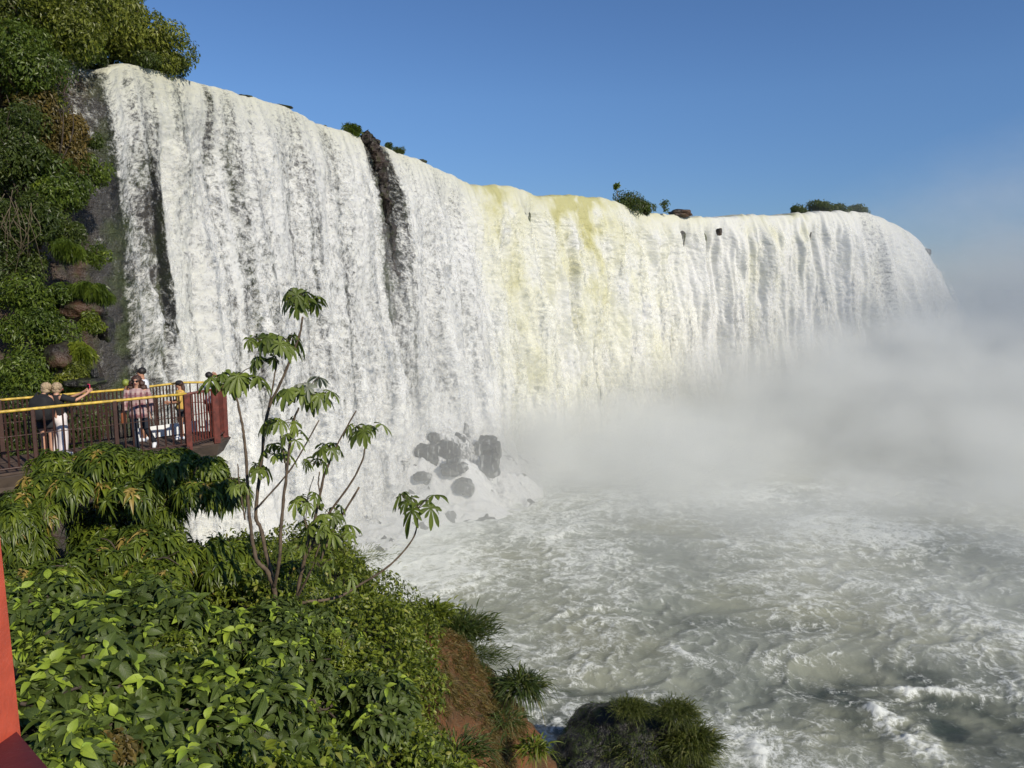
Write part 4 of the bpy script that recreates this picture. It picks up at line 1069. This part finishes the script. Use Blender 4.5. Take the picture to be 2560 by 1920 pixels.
# walking woman in plaid, facing the camera, a leather bag at her side
wl = (-8.38, 17.05, DZ)
ww, WW, wj = person('woman with long brown curly hair and sunglasses in a plaid shirt and dark jeans, walking', wl, FACE_CAM + .22, 1.68,
    dict(knR=(.07, .12, .50), anR=(.02, .16, .08), toR=(.02, .32, .03), knL=(-.15, -.03, .5), anL=(-.24, -.28, .14), toL=(-.26, -.14, .03), hipR=(.08, .02, .9), hipL=(-.1, 0, .9),
         elR=(.25, .02, 1.13), wrR=(.27, .03, .90), haR=(.27, .05, .82), elL=(-.26, -.03, 1.13), wrL=(-.27, .0, .88), haL=(-.27, .02, .80)),
    clothes=(('shirt', 'plaid', 'long_shirt'), ('jeans', 'jeans', 'jeans'), ('shoes', 'whitetop', 'shoes')), hair=('brownhair', 'curly'), extra=glasses)
bag = thing('handbag', 'brown leather handbag hanging at the side of the woman in plaid', 'handbag', WW((.27, .08, .62)))
V, Fc = box(WW((.29, .06, .79)), (.09, .2, .3), FACE_CAM + .22, .03); mesh('bag_body', V, Fc, M['leather'], bag)
V, Fc = tube(smooth_path([WW((.29, .06, .92)), WW((.25, .04, 1.2)), WW((.16, .03, 1.45)), WW((.24, -.09, 1.2)), WW((.29, -.02, .92))], 5), .012, 6); mesh('strap', V, Fc, M['leather'], bag)
# blond woman taking a picture, seen from behind
bl = (-9.86, 16.5, DZ)
bw, BW, bj = person('blond woman in black top and white trousers holding up a pink phone, seen from behind', bl, -.5, 1.60,
    dict(elR=(.36, .22, 1.30), wrR=(.40, .46, 1.42), haR=(.37, .55, 1.47), elL=(-.22, .26, 1.26), wrL=(.10, .48, 1.40), haL=(.22, .55, 1.47), hb=(.0, .05, 1.53), hm=(.01, .06, 1.59), ht=(.01, .05, 1.65), nose=(.05, .15, 1.57),
         knL=(-.1, .04, .5), anL=(-.12, -.06, .08), toL=(-.14, .1, .03)),
    clothes=(('top', 'black', 'shirt'), ('trousers', 'white_cloth', 'trousers'), ('shoes', 'whitetop', 'shoes')), hair=('blond', 'bob'), extra=face)
ph = thing('phone', 'pink phone held up by the blond woman in white trousers', 'phone', BW((.30, .60, 1.50)))
V, Fc = box(BW((.30, .60, 1.55)), (.085, .014, .165), -.5, .005); mesh('case', V, Fc, M['pink'], ph)
V, Fc = box(BW((.30, .588, 1.55)), (.07, .004, .14), -.5); mesh('screen', V, Fc, M['lens'], ph)
# companion carrying a black backpack
cl = (-10.06, 16.36, DZ)
cw, CW, cj = person('fair skinned visitor with bare shoulders and blond hair carrying a black backpack, seen from behind', cl, -.15, 1.64,
    dict(hb=(.02, .09, 1.50), hm=(.03, .12, 1.56), ht=(.03, .12, 1.63), nose=(.06, .21, 1.53), neck=(0, .05, 1.44), elL=(-.26, .02, 1.14), wrL=(-.26, .2, 1.02), haL=(-.24, .28, 1.0)),
    skin='skin', clothes=(('vest', 'black', 'vest'), ('shorts', 'darkshort', 'shorts'), ('shoes', 'black', 'shoes')), hair=('blond', 'bob'), extra=face)
bp = thing('backpack', 'bulging black backpack on the fair skinned visitor', 'backpack', CW((.16, -.24, .95)))
V, Fc = blob(CW((.15, -.24, 1.16)), (.25, .2, .3), 4, .08, 2, 3); cb = CW((.15, -.24, 1.16)); q_ = (V - cb) / np.array([.25, .2, .3]); V = cb + np.sign(q_) * np.abs(q_) ** .75 * np.array([.24, .18, .28]); mesh('pack', V, Fc, M['black'], bp)
V, Fc = blob(CW((.17, -.42, 1.06)), (.14, .06, .14), 3, .05, 2, 4); mesh('front_pocket', V, Fc, M['black'], bp)
for sx_ in (-1, 1):
    V, Fc = tube(smooth_path([CW((.02 + .12 * sx_, -.15, 1.38)), CW((.13 * sx_, .02, 1.47)), CW((.14 * sx_, .13, 1.28)), CW((.15 * sx_, .05, 1.05))], 5), .024, 6, .5); mesh('strap', V, Fc, M['black'], bp)
# man with a coconut behind the walking woman
ml = (-8.75, 18.1, DZ)
mw, MW, mj = person('man with short dark hair and sunglasses holding a green coconut, turned sideways', ml, 1.85, 1.76,
    dict(elR=(.25, .06, 1.16), wrR=(.17, .24, 1.24), haR=(.14, .31, 1.27), elL=(-.25, .04, 1.14), wrL=(-.16, .24, 1.22), haL=(-.06, .3, 1.24)),
    skin='skin_tan', clothes=(('shirt', 'whitetop', 'shirt'), ('shorts', 'darkshort', 'shorts'), ('shoes', 'whitetop', 'shoes')), hair=('darkhair', 'short'), extra=glasses)
co = MW((.06, .36, 1.36)); V, Fc = blob(co, (.085, .085, .095), 3, .06, 2, 5)
setp(mesh('coconut', V, Fc, M['coco']), 'green coconut in the hand of the man in sunglasses', 'coconut')
# girl in a cap
gl = (-7.98, 18.35, DZ)
def cap(root, W, j, s):
    hm = np.array(j['hm'], float); fw = np.array(j['nose']) - hm; fw[2] = 0; fw /= np.linalg.norm(fw)
    V, Fc = blob(W(hm + (0, 0, .05)), (.1 * s, .11 * s, .075 * s), 3); V2, F2 = blob(W(hm + fw * .14 + (0, 0, .04)), (.07 * s, .09 * s, .012 * s), 3)
    V, Fc = join([(V, Fc), (V2, F2)]); mesh('cap', V, Fc, M['black'], root); face(root, W, j, s)
gw, GW, gj = person('girl in a dark cap, yellow top and dark shorts by the corner post', gl, FACE_CAM - 1.1, 1.42,
    dict(elR=(.24, .06, 1.13), wrR=(.18, .26, 1.08), haR=(.16, .34, 1.08), elL=(-.24, .06, 1.13), wrL=(-.14, .27, 1.10), haL=(-.08, .34, 1.10)),
    skin='skin_tan', clothes=(('top', 'yellowtop', 'shirt'), ('shorts', 'darkshort', 'shorts'), ('shoes', 'whitetop', 'shoes')), hair=('brownhair', 'long'), extra=cap)
# person shading the eyes
al_ = (-7.42, 18.75, DZ)
aw, AW, aj = person('dark haired visitor in a white top with both hands raised to the face', al_, -.9, 1.58,
    dict(elR=(.34, .12, 1.44), wrR=(.15, .16, 1.60), haR=(.10, .14, 1.63), elL=(-.34, .12, 1.44), wrL=(-.15, .16, 1.60), haL=(-.10, .14, 1.63)),
    skin='skin_tan', clothes=(('top', 'whitetop', 'shirt'), ('shorts', 'darkshort', 'shorts'), ('shoes', 'black', 'shoes')), hair=('darkhair', 'short'), extra=face)

# ------------------------------------------------------------------ plants of the near bank
# cecropia saplings
def lobe_template():
    x = np.linspace(0, 1, 7)
    w = np.array([.16, .30, .52, .82, 1.0, .92, .25])
    V = [(x[i], c * w[i] * .5, .10 * abs(c) * w[i]) for i in range(7) for c in (-1, 0, 1)]
    return np.array(V), grid_faces(7, 3)
LOBE = lobe_template()
def cecropia_head(apex, n_leaf, size, g, lean=(0, 0, 0), mats=None):
    """petioles and hand-shaped hanging leaves; returns blade mesh arrays and petiole parts"""
    Vs, Fs, Rs, pet, n0 = [], [], [], [], 0
    for i in range(n_leaf):
        az = 2 * np.pi * (i + g.uniform(-.3, .3)) / n_leaf + 1.0
        d = np.array([math.cos(az), math.sin(az), g.uniform(.1, .8)]) + np.array(lean); d /= np.linalg.norm(d)
        c = apex + d * size * g.uniform(.55, 1.3)
        pet.append(tube(smooth_path([apex, (apex + c) / 2 + (0, 0, size * .12), c], 3), size * .025, 5))
        nl = g.integers(7, 10); base = g.uniform(0, 6.28); Lr = size * g.uniform(.62, .9)
        tilt = np.array([d[0], d[1], .75]) + .35 * g.normal(size=3); tilt /= np.linalg.norm(tilt)
        e1 = np.cross(tilt, (0.3, .2, 1)); e1 /= np.linalg.norm(e1); e2 = np.cross(tilt, e1)
        th = np.arange(nl) * 2 * np.pi / nl * .94 + base
        dirs = np.cos(th)[:, None] * e1 + np.sin(th)[:, None] * e2 + tilt * -.05
        L = Lr * (.65 + .45 * g.random(nl))
        V, Fc, rv = leaves(np.repeat(c[None], nl, 0), dirs, np.repeat(tilt[None], nl, 0) + .1 * g.normal(size=(nl, 3)), L, L * g.uniform(.36, .46), LOBE, g.uniform(.3, 1.0, nl), np.clip(g.random() * .7 + .3 * g.random(nl), 0, 1))
        Vs.append(V); Fs.append(Fc + n0); Rs.append(rv); n0 += len(V)
    return np.concatenate(Vs), np.concatenate(Fs), np.concatenate(Rs), pet

def cecropia(label, stem_list, heads, Y, seed, base_px):
    g = np.random.default_rng(seed)
    t = thing('cecropia_sapling', label, 'tree', P(*base_px, Y), 'cecropia saplings')
    for k_, (pts, r0, r1) in enumerate(stem_list):
        pa = smooth_path([P(a, b, Y + dy) for a, b, dy in pts], 7)
        pa = pa + .006 * fbm(np.arange(len(pa)) * .5, k_ * 3.3 + 0 * np.arange(len(pa)), 0, 2, 3)[:, None]
        rr = .8 * np.linspace(r0, r1, len(pa)) * (1 + .12 * np.sin(np.arange(len(pa)) * 2.1))
        V, Fc = tube(pa, rr, 8)
        mesh('trunk' if k_ == 0 else 'branch', V, Fc, M['bark'], t)
    for (px, py, dy, n, spx) in heads:
        V, Fc, rv, pet = cecropia_head(P(px, py - 22, Y + dy), max(n, 3) + 1, spx * .8 * Y / F, g)
        o = mesh('leaf_head', V, Fc, M['cecropia'], t, uv=np.tile(LOBE[0][:, :2], (len(V) // len(LOBE[0]), 1)), attrs={'rnd': rv})
        V, Fc = join(pet); mesh('petioles', V, Fc, M['twig'], o)
    return t
cecropia('taller many stemmed sapling with drooping hand shaped leaves, in front of the lacy waterfall',
    [([(694, 1575, .1), (684, 1470, .05), (664, 1425, 0), (638, 1392, 0), (624, 1290, 0), (612, 1114, 0), (606, 1060, 0), (588, 985, 0)], .034, .013),
     ([(684, 1470, .05), (655, 1330, .1), (640, 1285, .1), (651, 1170, .1), (668, 1036, .1), (707, 945, .1), (746, 845, .1), (757, 792, .1)], .028, .012),
     ([(684, 1470, .05), (697, 1400, -.1), (706, 1280, -.1), (717, 1179, -.1), (731, 1066, -.1), (746, 1020, -.1)], .026, .012),
     ([(645, 1268, .0), (729, 1170, .0), (798, 1050, 0)], .012, .008),
     ([(716, 1179, -.1), (706, 1120, -.1), (700, 1090, -.1)], .011, .008),
     ([(668, 1036, .1), (690, 920, .1), (690, 890, .1)], .011, .008),
     ([(612, 1300, 0), (600, 1220, 0), (594, 1160, 0)], .011, .007)],
    [(757, 790, .1, 8, 46), (742, 772, 0, 5, 46), (694, 888, .1, 7, 56), (664, 880, .2, 5, 46), (656, 930, .1, 2, 36), (588, 970, 0, 6, 58), (548, 985, 0, 3, 48), (632, 985, .1, 3, 46), (745, 1012, -.1, 6, 58), (796, 1022, 0, 4, 46),
     (700, 1085, -.1, 5, 44), (733, 1122, -.1, 3, 36), (688, 1160, .1, 5, 44), (646, 1206, 0, 4, 40), (598, 1238, 0, 2, 30)], 7.6, 3, (694, 1575))
# one withered leaf at the top of a branch
p = P(775, 968, 7.55); g = np.random.default_rng(8)
V, Fc, rv, pet = cecropia_head(p, 3, 44 * 7.6 / F, g)
dl = thing('dead_leaf', 'pale withered hand shaped leaf on the taller sapling', 'leaf', p)
mesh('blade', V, Fc, M['pale'], dl, attrs={'rnd': rv}); V, Fc = join(pet); mesh('stalk', V, Fc, M['twig'], dl)
cecropia('lower sapling with bare tips and a long curved branch reaching over the river',
    [([(731, 1575, 0), (742, 1495, 0), (760, 1400, 0), (776, 1330, 0), (790, 1287, 0), (807, 1200, 0), (820, 1166, 0), (842, 1114, 0), (890, 1027, 0)], .03, .009),
     ([(760, 1400, 0), (800, 1325, .1), (829, 1274, .1), (876, 1209, .1), (907, 1148, .1), (914, 1100, .1)], .02, .010),
     ([(796, 1410, .1), (830, 1330, .2), (851, 1296, .2), (898, 1218, .2)], .02, .014),
     ([(740, 1510, 0), (776, 1503, 0), (844, 1493, .1), (894, 1465, .2), (972, 1415, .3), (1030, 1350, .4), (1046, 1292, .4)], .024, .010),
     ([(800, 1240, 0), (796, 1210, 0), (798, 1180, 0)], .010, .008),
     ([(742, 1495, 0), (775, 1430, -.1), (800, 1360, -.1)], .018, .01),
     ([(770, 1330, -.1), (762, 1300, -.1), (760, 1280, -.1)], .011, .008),
     ([(764, 1310, .1), (770, 1240, .2), (785, 1190, .2)], .007, .005)],
    [(818, 1150, 0, 5, 40), (798, 1186, 0, 5, 38), (914, 1100, .1, 7, 46), (1046, 1292, .4, 6, 58), (760, 1280, -.1, 5, 44), (828, 1310, .1, 5, 46), (790, 1352, -.1, 5, 50), (850, 1370, .1, 4, 48), (735, 1400, -.2, 4, 40),
     (800, 1440, -.2, 3, 42), (862, 1478, -.1, 3, 36)], 8.0, 5, (731, 1575))

# the long leaved bush in front of the platform
LANCE = leaf_template(4, .62, .22, .22)
def whorl_bush(name, label, c, r, n_whorl, L, W, mat, droop, seed, up=.5, per=(9, 15), group=None, cat='bush', tmpl=LANCE, lobes=8, shell=.65, young=0.0):
    """shoots spread over the skins of several lobes, each carrying a whorl of drooping leaves"""
    g = np.random.default_rng(seed); lobes = lobes + (5 if young else 2)
    c = np.array(c, float); r = np.array(r, float)
    t = thing(name, label, cat, c - (0, 0, r[2]), group)
    lc = g.normal(size=(lobes, 3)); lc /= np.linalg.norm(lc, axis=1)[:, None]; lc *= (g.random((lobes, 1)) ** .4) * .7
    lr = g.uniform(.22, .40, lobes)
    pos, dirs, ups, LL, rn, tw = [], [], [], [], [], []
    for i in range(n_whorl):
        k_ = g.integers(0, lobes); d = g.normal(size=3); d /= np.linalg.norm(d)
        if d[2] < -.35: d[2] *= -1
        tip = c + (lc[k_] + d * lr[k_] * g.uniform(shell, 1.1)) * r
        ax = d / r; ax /= np.linalg.norm(ax); ax = ax + (0, 0, up); ax /= np.linalg.norm(ax)
        root = c + lc[k_] * r * .5
        if i % 4 == 0: tw.append(tube(smooth_path([root, (root + tip) / 2 + g.normal(size=3) * .05, tip], 3), np.linspace(.014, .005, 7), 4))
        e1 = np.cross(ax, (.2, .9, .3)); e1 /= np.linalg.norm(e1); e2 = np.cross(ax, e1)
        m = g.integers(*per); tone = g.random()
        if young and tone > .45: tip = tip + ax * g.uniform(0, .13)
        for q in range(m):
            th = q * 2.4 + g.uniform(-.3, .3); h_ = q / m
            dd = math.cos(th) * e1 + math.sin(th) * e2 + ax * (.1 + .7 * h_)
            pos.append(tip - ax * L * .45 * (1 - h_)); dirs.append(dd + (.45 if young else .15) * g.normal(size=3)); ups.append(ax + (.45 if young else .2) * g.normal(size=3)); LL.append(L * (1.25 - .65 * h_) * (g.uniform(.55, 1.35) if young else g.uniform(.75, 1.15)))
            if young and h_ > .62 and tone > 1 - young: rn.append(.74 + .26 * g.random()); LL[-1] *= 1.2
            elif not young and tone > .965: rn.append(.88 + .12 * g.random())
            else: rn.append((.35 * tone + .5 * g.random()) * (.72 if young else .98) if young else min(.86, .45 * tone + .45 * g.random()))
    LL = np.array(LL)
    V, Fc, rv = leaves(np.array(pos), np.array(dirs), np.array(ups), LL, LL * W, tmpl, droop, np.array(rn))
    mesh('foliage', V, Fc, M[mat], t, uv=np.tile(tmpl[0][:, :2], (len(LL), 1)), attrs={'rnd': rv})
    V, Fc = join(tw); mesh('twigs', V, Fc, M['twig'], t)
    return t
G = 'long leaved bushes below the platform'
def WB(label, px, py, Y, rx, rz, n, seed, **kw):
    s = Y / F
    return whorl_bush('bush', label, P(px, py, Y), (rx * s, max(rx, rz) * s * .8, rz * s), int(n * 2.7), .145, .33, 'long', .6, seed, group=G, **kw)
WB('tall long leaved bush whose top reaches the shoes of the woman in plaid', 235, 1205, 9.2, 215, 125, 350, 1, lobes=11)
WB('drooping long leaved bush with yellowing shoots at the left picture edge'.replace(' at the left picture edge', ' beside the red post'), 70, 1330, 8.6, 150, 130, 230, 2)
WB('dark long leaved bush filling the gap below the pointed platform end', 450, 1222, 9.4, 175, 112, 290, 3, lobes=10)
WB('low spread of long drooping leaves in the shade above the broad leaved shrub', 330, 1420, 8.2, 270, 95, 360, 4, lobes=12)
WB('long leaved bush around the trunk of the taller sapling', 590, 1400, 8.6, 130, 115, 210, 5)
WB('small long leaved bush at the foot of the lower sapling', 730, 1490, 8.8, 120, 90, 170, 6)
WB('long leaved bush under the middle of the walkway, hiding the ground below it', 300, 1310, 9.6, 190, 110, 230, 7)
WB('dark long leaved bush in the hollow beside the red post', 120, 1470, 7.4, 170, 100, 200, 8)
# broad leaved shrubs right below the camera
OV = leaf_template(5, .8, .2, .25)
G = 'broad leaved shrubs on the near slope'
def BB(label, px, py, Y, rx, rz, n, L, seed, **kw):
    s = Y / F
    return whorl_bush('shrub', label, P(px, py, Y), (rx * s, max(rx, rz) * s * .75, rz * s), int(n * 3.0), L * .66, .5, 'broad', .3, seed, up=.9, per=(6, 11), group=G, cat='shrub', tmpl=OV, young=.26, **kw)
BB('nearest broad leaved shrub with lime green shoots beside the red post', 200, 1740, 3.9, 270, 200, 190, .15, 11, lobes=10)
BB('broad leaved shrub with large drooping leaves at the bottom of the slope', 520, 1830, 4.2, 270, 170, 200, .14, 12, lobes=10)
BB('broad leaved shrub of smaller leaves between slope and creeper', 640, 1650, 5.6, 230, 130, 250, .125, 13, lobes=10)
BB('broad leaved shrub under the shaded long leaves', 330, 1590, 5.2, 260, 120, 230, .14, 14, lobes=10)
BB('broad leaved shrub spilling toward the orange earth', 860, 1800, 5.8, 200, 140, 240, .12, 15, lobes=10)
BB('low broad leaved shrub at the bottom edge by the orange earth', 1000, 1900, 6.6, 130, 80, 120, .10, 16, lobes=7)
BB('shrub of small leaves at the foot of the saplings', 760, 1580, 7.2, 170, 90, 200, .11, 17, lobes=8)
BB('shrub with drooping dull leaves in the hollow between the two nearest shrubs', 380, 1730, 4.6, 220, 150, 170, .13, 18, lobes=9)
BB('low clump of large leaves at the foot of the red post', 150, 1925, 3.3, 150, 110, 90, .12, 21, lobes=7)
BB('large leaved clump filling the bottom of the picture between two shrubs', 380, 1960, 3.6, 200, 110, 110, .12, 22, lobes=8)
BB('broad leaved shrub along the bottom edge of the picture', 720, 1930, 4.6, 260, 110, 150, .12, 19, lobes=9)
BB('shaded broad leaved shrub under the dark long leaved bush', 120, 1560, 5.4, 190, 120, 170, .13, 20, lobes=9)

# other small leaved growth between them
G = 'small leaved undershrubs on the near slope'
for lab, px, py, Y, r_, mt, n_, lf in (('fine leaved undershrub poking through the large leaves by the red post', 130, 1660, 4.0, 95, 'creeper', 900, .05), ('yellow green fine leaved sprig in the middle of the broad leaves', 420, 1640, 4.6, 80, 'creeper', 800, .05),
        ('dull fine leaved clump at the bottom of the broad leaved slope', 560, 1880, 3.9, 90, 'green', 800, .05), ('small leaved clump where broad leaves meet the creeper', 830, 1620, 6.6, 95, 'creeper', 1100, .06),
        ('dry brown sprig among the broad leaves', 285, 1860, 3.5, 60, 'dry', 260, .06), ('fine green undershrub beside the sapling foot', 640, 1570, 6.4, 85, 'green', 1000, .06), ('withered brown leaves caught between two broad leaved shrubs', 600, 1720, 4.6, 50, 'dry', 160, .07)):
    shrub('undershrub', lab, px, py, Y, r_, mt, n_, lf, G, .8, 8, 'shrub', .2, .8, .5)
# grasses of the bank and the grass capped boulder in the river
G = 'grass tufts on the earth bank'
tuft('grass_tuft', 'thick grass tuft on the far lip of the orange bank', P(1145, 1575, 14.6), (.55, .5, .35), 2200, .42, .011, 'grass', 1.0, .8, G)
tuft('grass_tuft', 'spiky grass tuft hanging from the edge of the orange bank', P(1300, 1715, 13.2), (.35, .3, .3), 700, .5, .012, 'grass', .7, 1.1, G)
tuft('grass_tuft', 'sparse grass on the orange earth face below the spiky tuft', P(1265, 1805, 12.2), (.28, .2, .3), 160, .35, .014, 'grass', .6, 1.0, G)
tuft('grass_tuft', 'green grass at the bottom of the orange bank near the shrubs', P(1135, 1880, 9.2), (.4, .3, .2), 320, .4, .013, 'grass', .8, .9, G)
tuft('grass_tuft', 'short leafy clump at the lowest edge of the orange bank', P(1335, 1870, 12.0), (.2, .2, .35), 200, .3, .03, 'creeper', .5, .9, G)
tuft('grass_tuft', 'fringe of grass on the skyline of the creeper slope', P(880, 1395, 11.6), (.6, .5, .2), 700, .15, .006, 'creeper', .9, .8, G)
tuft('grass_tuft', 'leafy knot of creeper at the top corner of the orange bank', P(1080, 1530, 13.4), (.38, .35, .28), 900, .22, .03, 'creeper', .7, .7, G)
tuft('grass_tuft', 'dull grass fringe along the upper rim of the orange bank', P(1180, 1640, 14.0), (.6, .4, .25), 900, .28, .009, 'grass', .8, .9, G)
by = 27.5
c = P(1562, 1872, by)
V, Fc = blob((0, 0, 0), (1, 1, 1), 5, .28, 1.2, 77)
V += (.05 * fbm(V[:, 0] * 4, V[:, 1] * 4, V[:, 2] * 4, 4, 78))[:, None] * V
V = V * np.array([3.1, 2.2, 1.9]) + c + (0, 0, -.7)
V[:, 2] -= np.clip(-(V[:, 0] - c[0] + 1.5), 0, 2) * .25
Vtop = V[V[:, 2] > c[2] - 1.2]
rb = thing('grassy_boulder', 'black river boulder with a shaggy grass cap below the orange bank', 'rock', (c[0], c[1], c[2] - 2.5))
mesh('rock', V, Fc, M['darkrock'], rb)
V2, F2 = blob((0, 0, 0), (1, 1, 1), 5, .2, 1.3, 79); V2 = V2 * np.array([2.6, 2.0, 3.2]) + c + (.1, .3, -4.2); mesh('foot', V2, F2, M['darkrock'], rb)
g = np.random.default_rng(6); pk = Vtop[g.integers(0, len(Vtop), 9000)] + .05 * g.normal(size=(9000, 3))
pk = pk[fbm(pk[:, 0] * .9, pk[:, 1] * .9, pk[:, 2] * .9, 2, 61) > -.25]
V2, F2, rv = leaves(pk, g.normal(size=pk.shape) * .7 + np.array([0, -.3, .5]), g.normal(size=pk.shape) + np.array([0, -.5, .8]), g.uniform(.15, .4, len(pk)), .016, leaf_template(5, .5, .1, 0), g.uniform(.5, 1.3, len(pk)), g.random(len(pk)) * .45)
mesh('dark_grass', V2, F2, M['grass'], rb, attrs={'rnd': rv})
g = np.random.default_rng(4); Vs = []; Fs = []; Rs = []; n0 = 0
for (px, py, r_, n, L) in ((1577, 1772, .5, 2600, .38), (1693, 1780, .58, 3400, .42), (1733, 1850, .7, 2600, .65), (1615, 1870, 1.0, 3200, .65), (1525, 1895, .9, 2000, .55), (1445, 1925, .7, 1400, .5), (1685, 1905, 1.0, 3200, .7)):
    cc = P(px, py, by - .7 + g.uniform(-.2, .3)); q = g.normal(size=(n, 3)) * r_ * .55
    d = q * (1.2, .8, .4) + g.normal(size=(n, 3)) * .22 + np.array([.15, -.1, .9])
    V, Fc, rv = leaves(cc + q * (1, 1, .35), d, unit(n) + np.array([0, -.5, .8]), L * g.uniform(.6, 1.25, n), .014, leaf_template(6, .5, .1, 0), g.uniform(.5, 1.3, n), g.random(n))
    Vs.append(V); Fs.append(Fc + n0); Rs.append(rv); n0 += len(V)
mesh('grass_cap', np.concatenate(Vs), np.concatenate(Fs), M['reed'], rb, attrs={'rnd': np.concatenate(Rs)})

# red post of the near walkway
pp = thing('railing_post', 'bright red square post with a beam at its foot coloured as shaded red, beside the nearest shrub', 'post', (-1.12, 1.58, CAMZ - 2.0))
V, Fc = beam(P(-116, 1100, 1.62), P(10, 2260, 1.58), .10, .08, (0, 1, 0)); mesh('post', V, Fc, M['brightred'], pp, smooth=False)
V, Fc = beam(P(-30, 1868, 1.66), P(100, 2050, 1.3), .085, .09); mesh('beam', V, Fc, M['shaded_red'], pp, smooth=False)  # lower beam, red darkened in its colour to look shaded

# ------------------------------------------------------------------ light, sky, camera
SUN_AZ, SUN_EL = R(137), R(33)
sd = Vector((math.sin(SUN_AZ) * math.cos(SUN_EL), math.cos(SUN_AZ) * math.cos(SUN_EL), math.sin(SUN_EL)))
L = bpy.data.lights.new('sun', 'SUN'); L.energy = 4.5; L.angle = R(.5); L.color = (1, .92, .78)
lo = bpy.data.objects.new('sun', L); COL.objects.link(lo); lo.rotation_euler = sd.to_track_quat('Z', 'Y').to_euler(); lo.location = (30, -30, 60)
w = bpy.data.worlds.new('World'); scene.world = w; w.use_nodes = True
nt = w.node_tree; nt.nodes.clear()
sky = nt.nodes.new('ShaderNodeTexSky'); sky.sky_type = 'NISHITA'; sky.sun_disc = False
sky.sun_elevation = SUN_EL; sky.sun_rotation = SUN_AZ; sky.air_density = 1.0; sky.dust_density = .1; sky.ozone_density = 4.0
bg = nt.nodes.new('ShaderNodeBackground'); bg.inputs['Strength'].default_value = .085
wo = nt.nodes.new('ShaderNodeOutputWorld'); tint = nt.nodes.new('ShaderNodeMix'); tint.data_type = 'RGBA'; tint.blend_type = 'MULTIPLY'; tint.inputs[0].default_value = 1.0
nt.links.new(sky.outputs[0], tint.inputs[6]); tint.inputs[7].default_value = (.71, .875, 1.1, 1); 
tc = nt.nodes.new('ShaderNodeTexCoord'); sx = nt.nodes.new('ShaderNodeSeparateXYZ'); nt.links.new(tc.outputs['Generated'], sx.inputs[0])
mr = nt.nodes.new('ShaderNodeMapRange'); mr.inputs[1].default_value = -.02; mr.inputs[2].default_value = .22; nt.links.new(sx.outputs[2], mr.inputs[0])
hz = nt.nodes.new('ShaderNodeMix'); hz.data_type = 'RGBA'; nt.links.new(mr.outputs[0], hz.inputs[0]); hz.inputs[6].default_value = (.62, .66, .78, 1); hz.inputs[7].default_value = (1, 1, 1, 1)
m2 = nt.nodes.new('ShaderNodeMix'); m2.data_type = 'RGBA'; m2.blend_type = 'MULTIPLY'; m2.inputs[0].default_value = 1
nt.links.new(tint.outputs[2], m2.inputs[6]); nt.links.new(hz.outputs[2], m2.inputs[7]); nt.links.new(m2.outputs[2], bg.inputs[0]); nt.links.new(bg.outputs[0], wo.inputs[0])

cam = bpy.data.cameras.new('camera'); cam.sensor_width = 36; cam.lens = 36 * F / 2560; cam.clip_start = .05; cam.clip_end = 6000
co_ = bpy.data.objects.new('camera', cam); COL.objects.link(co_); co_.location = (0, 0, CAMZ); co_.rotation_euler = (math.pi / 2 - PITCH, 0, 0)
scene.camera = co_
vs = scene.view_settings; vs.view_transform = 'Standard'; vs.look = 'None'; vs.exposure = .12; vs.gamma = 1; vs.use_curve_mapping = False
cy_ = scene.cycles
cy_.use_denoising = True; cy_.use_adaptive_sampling = True; cy_.adaptive_threshold = .02
cy_.max_bounces = 6; cy_.diffuse_bounces = 2; cy_.glossy_bounces = 2; cy_.transmission_bounces = 3; cy_.transparent_max_bounces = 12; cy_.volume_bounces = 4
cy_.volume_max_steps = 256; cy_.sample_clamp_indirect = 4
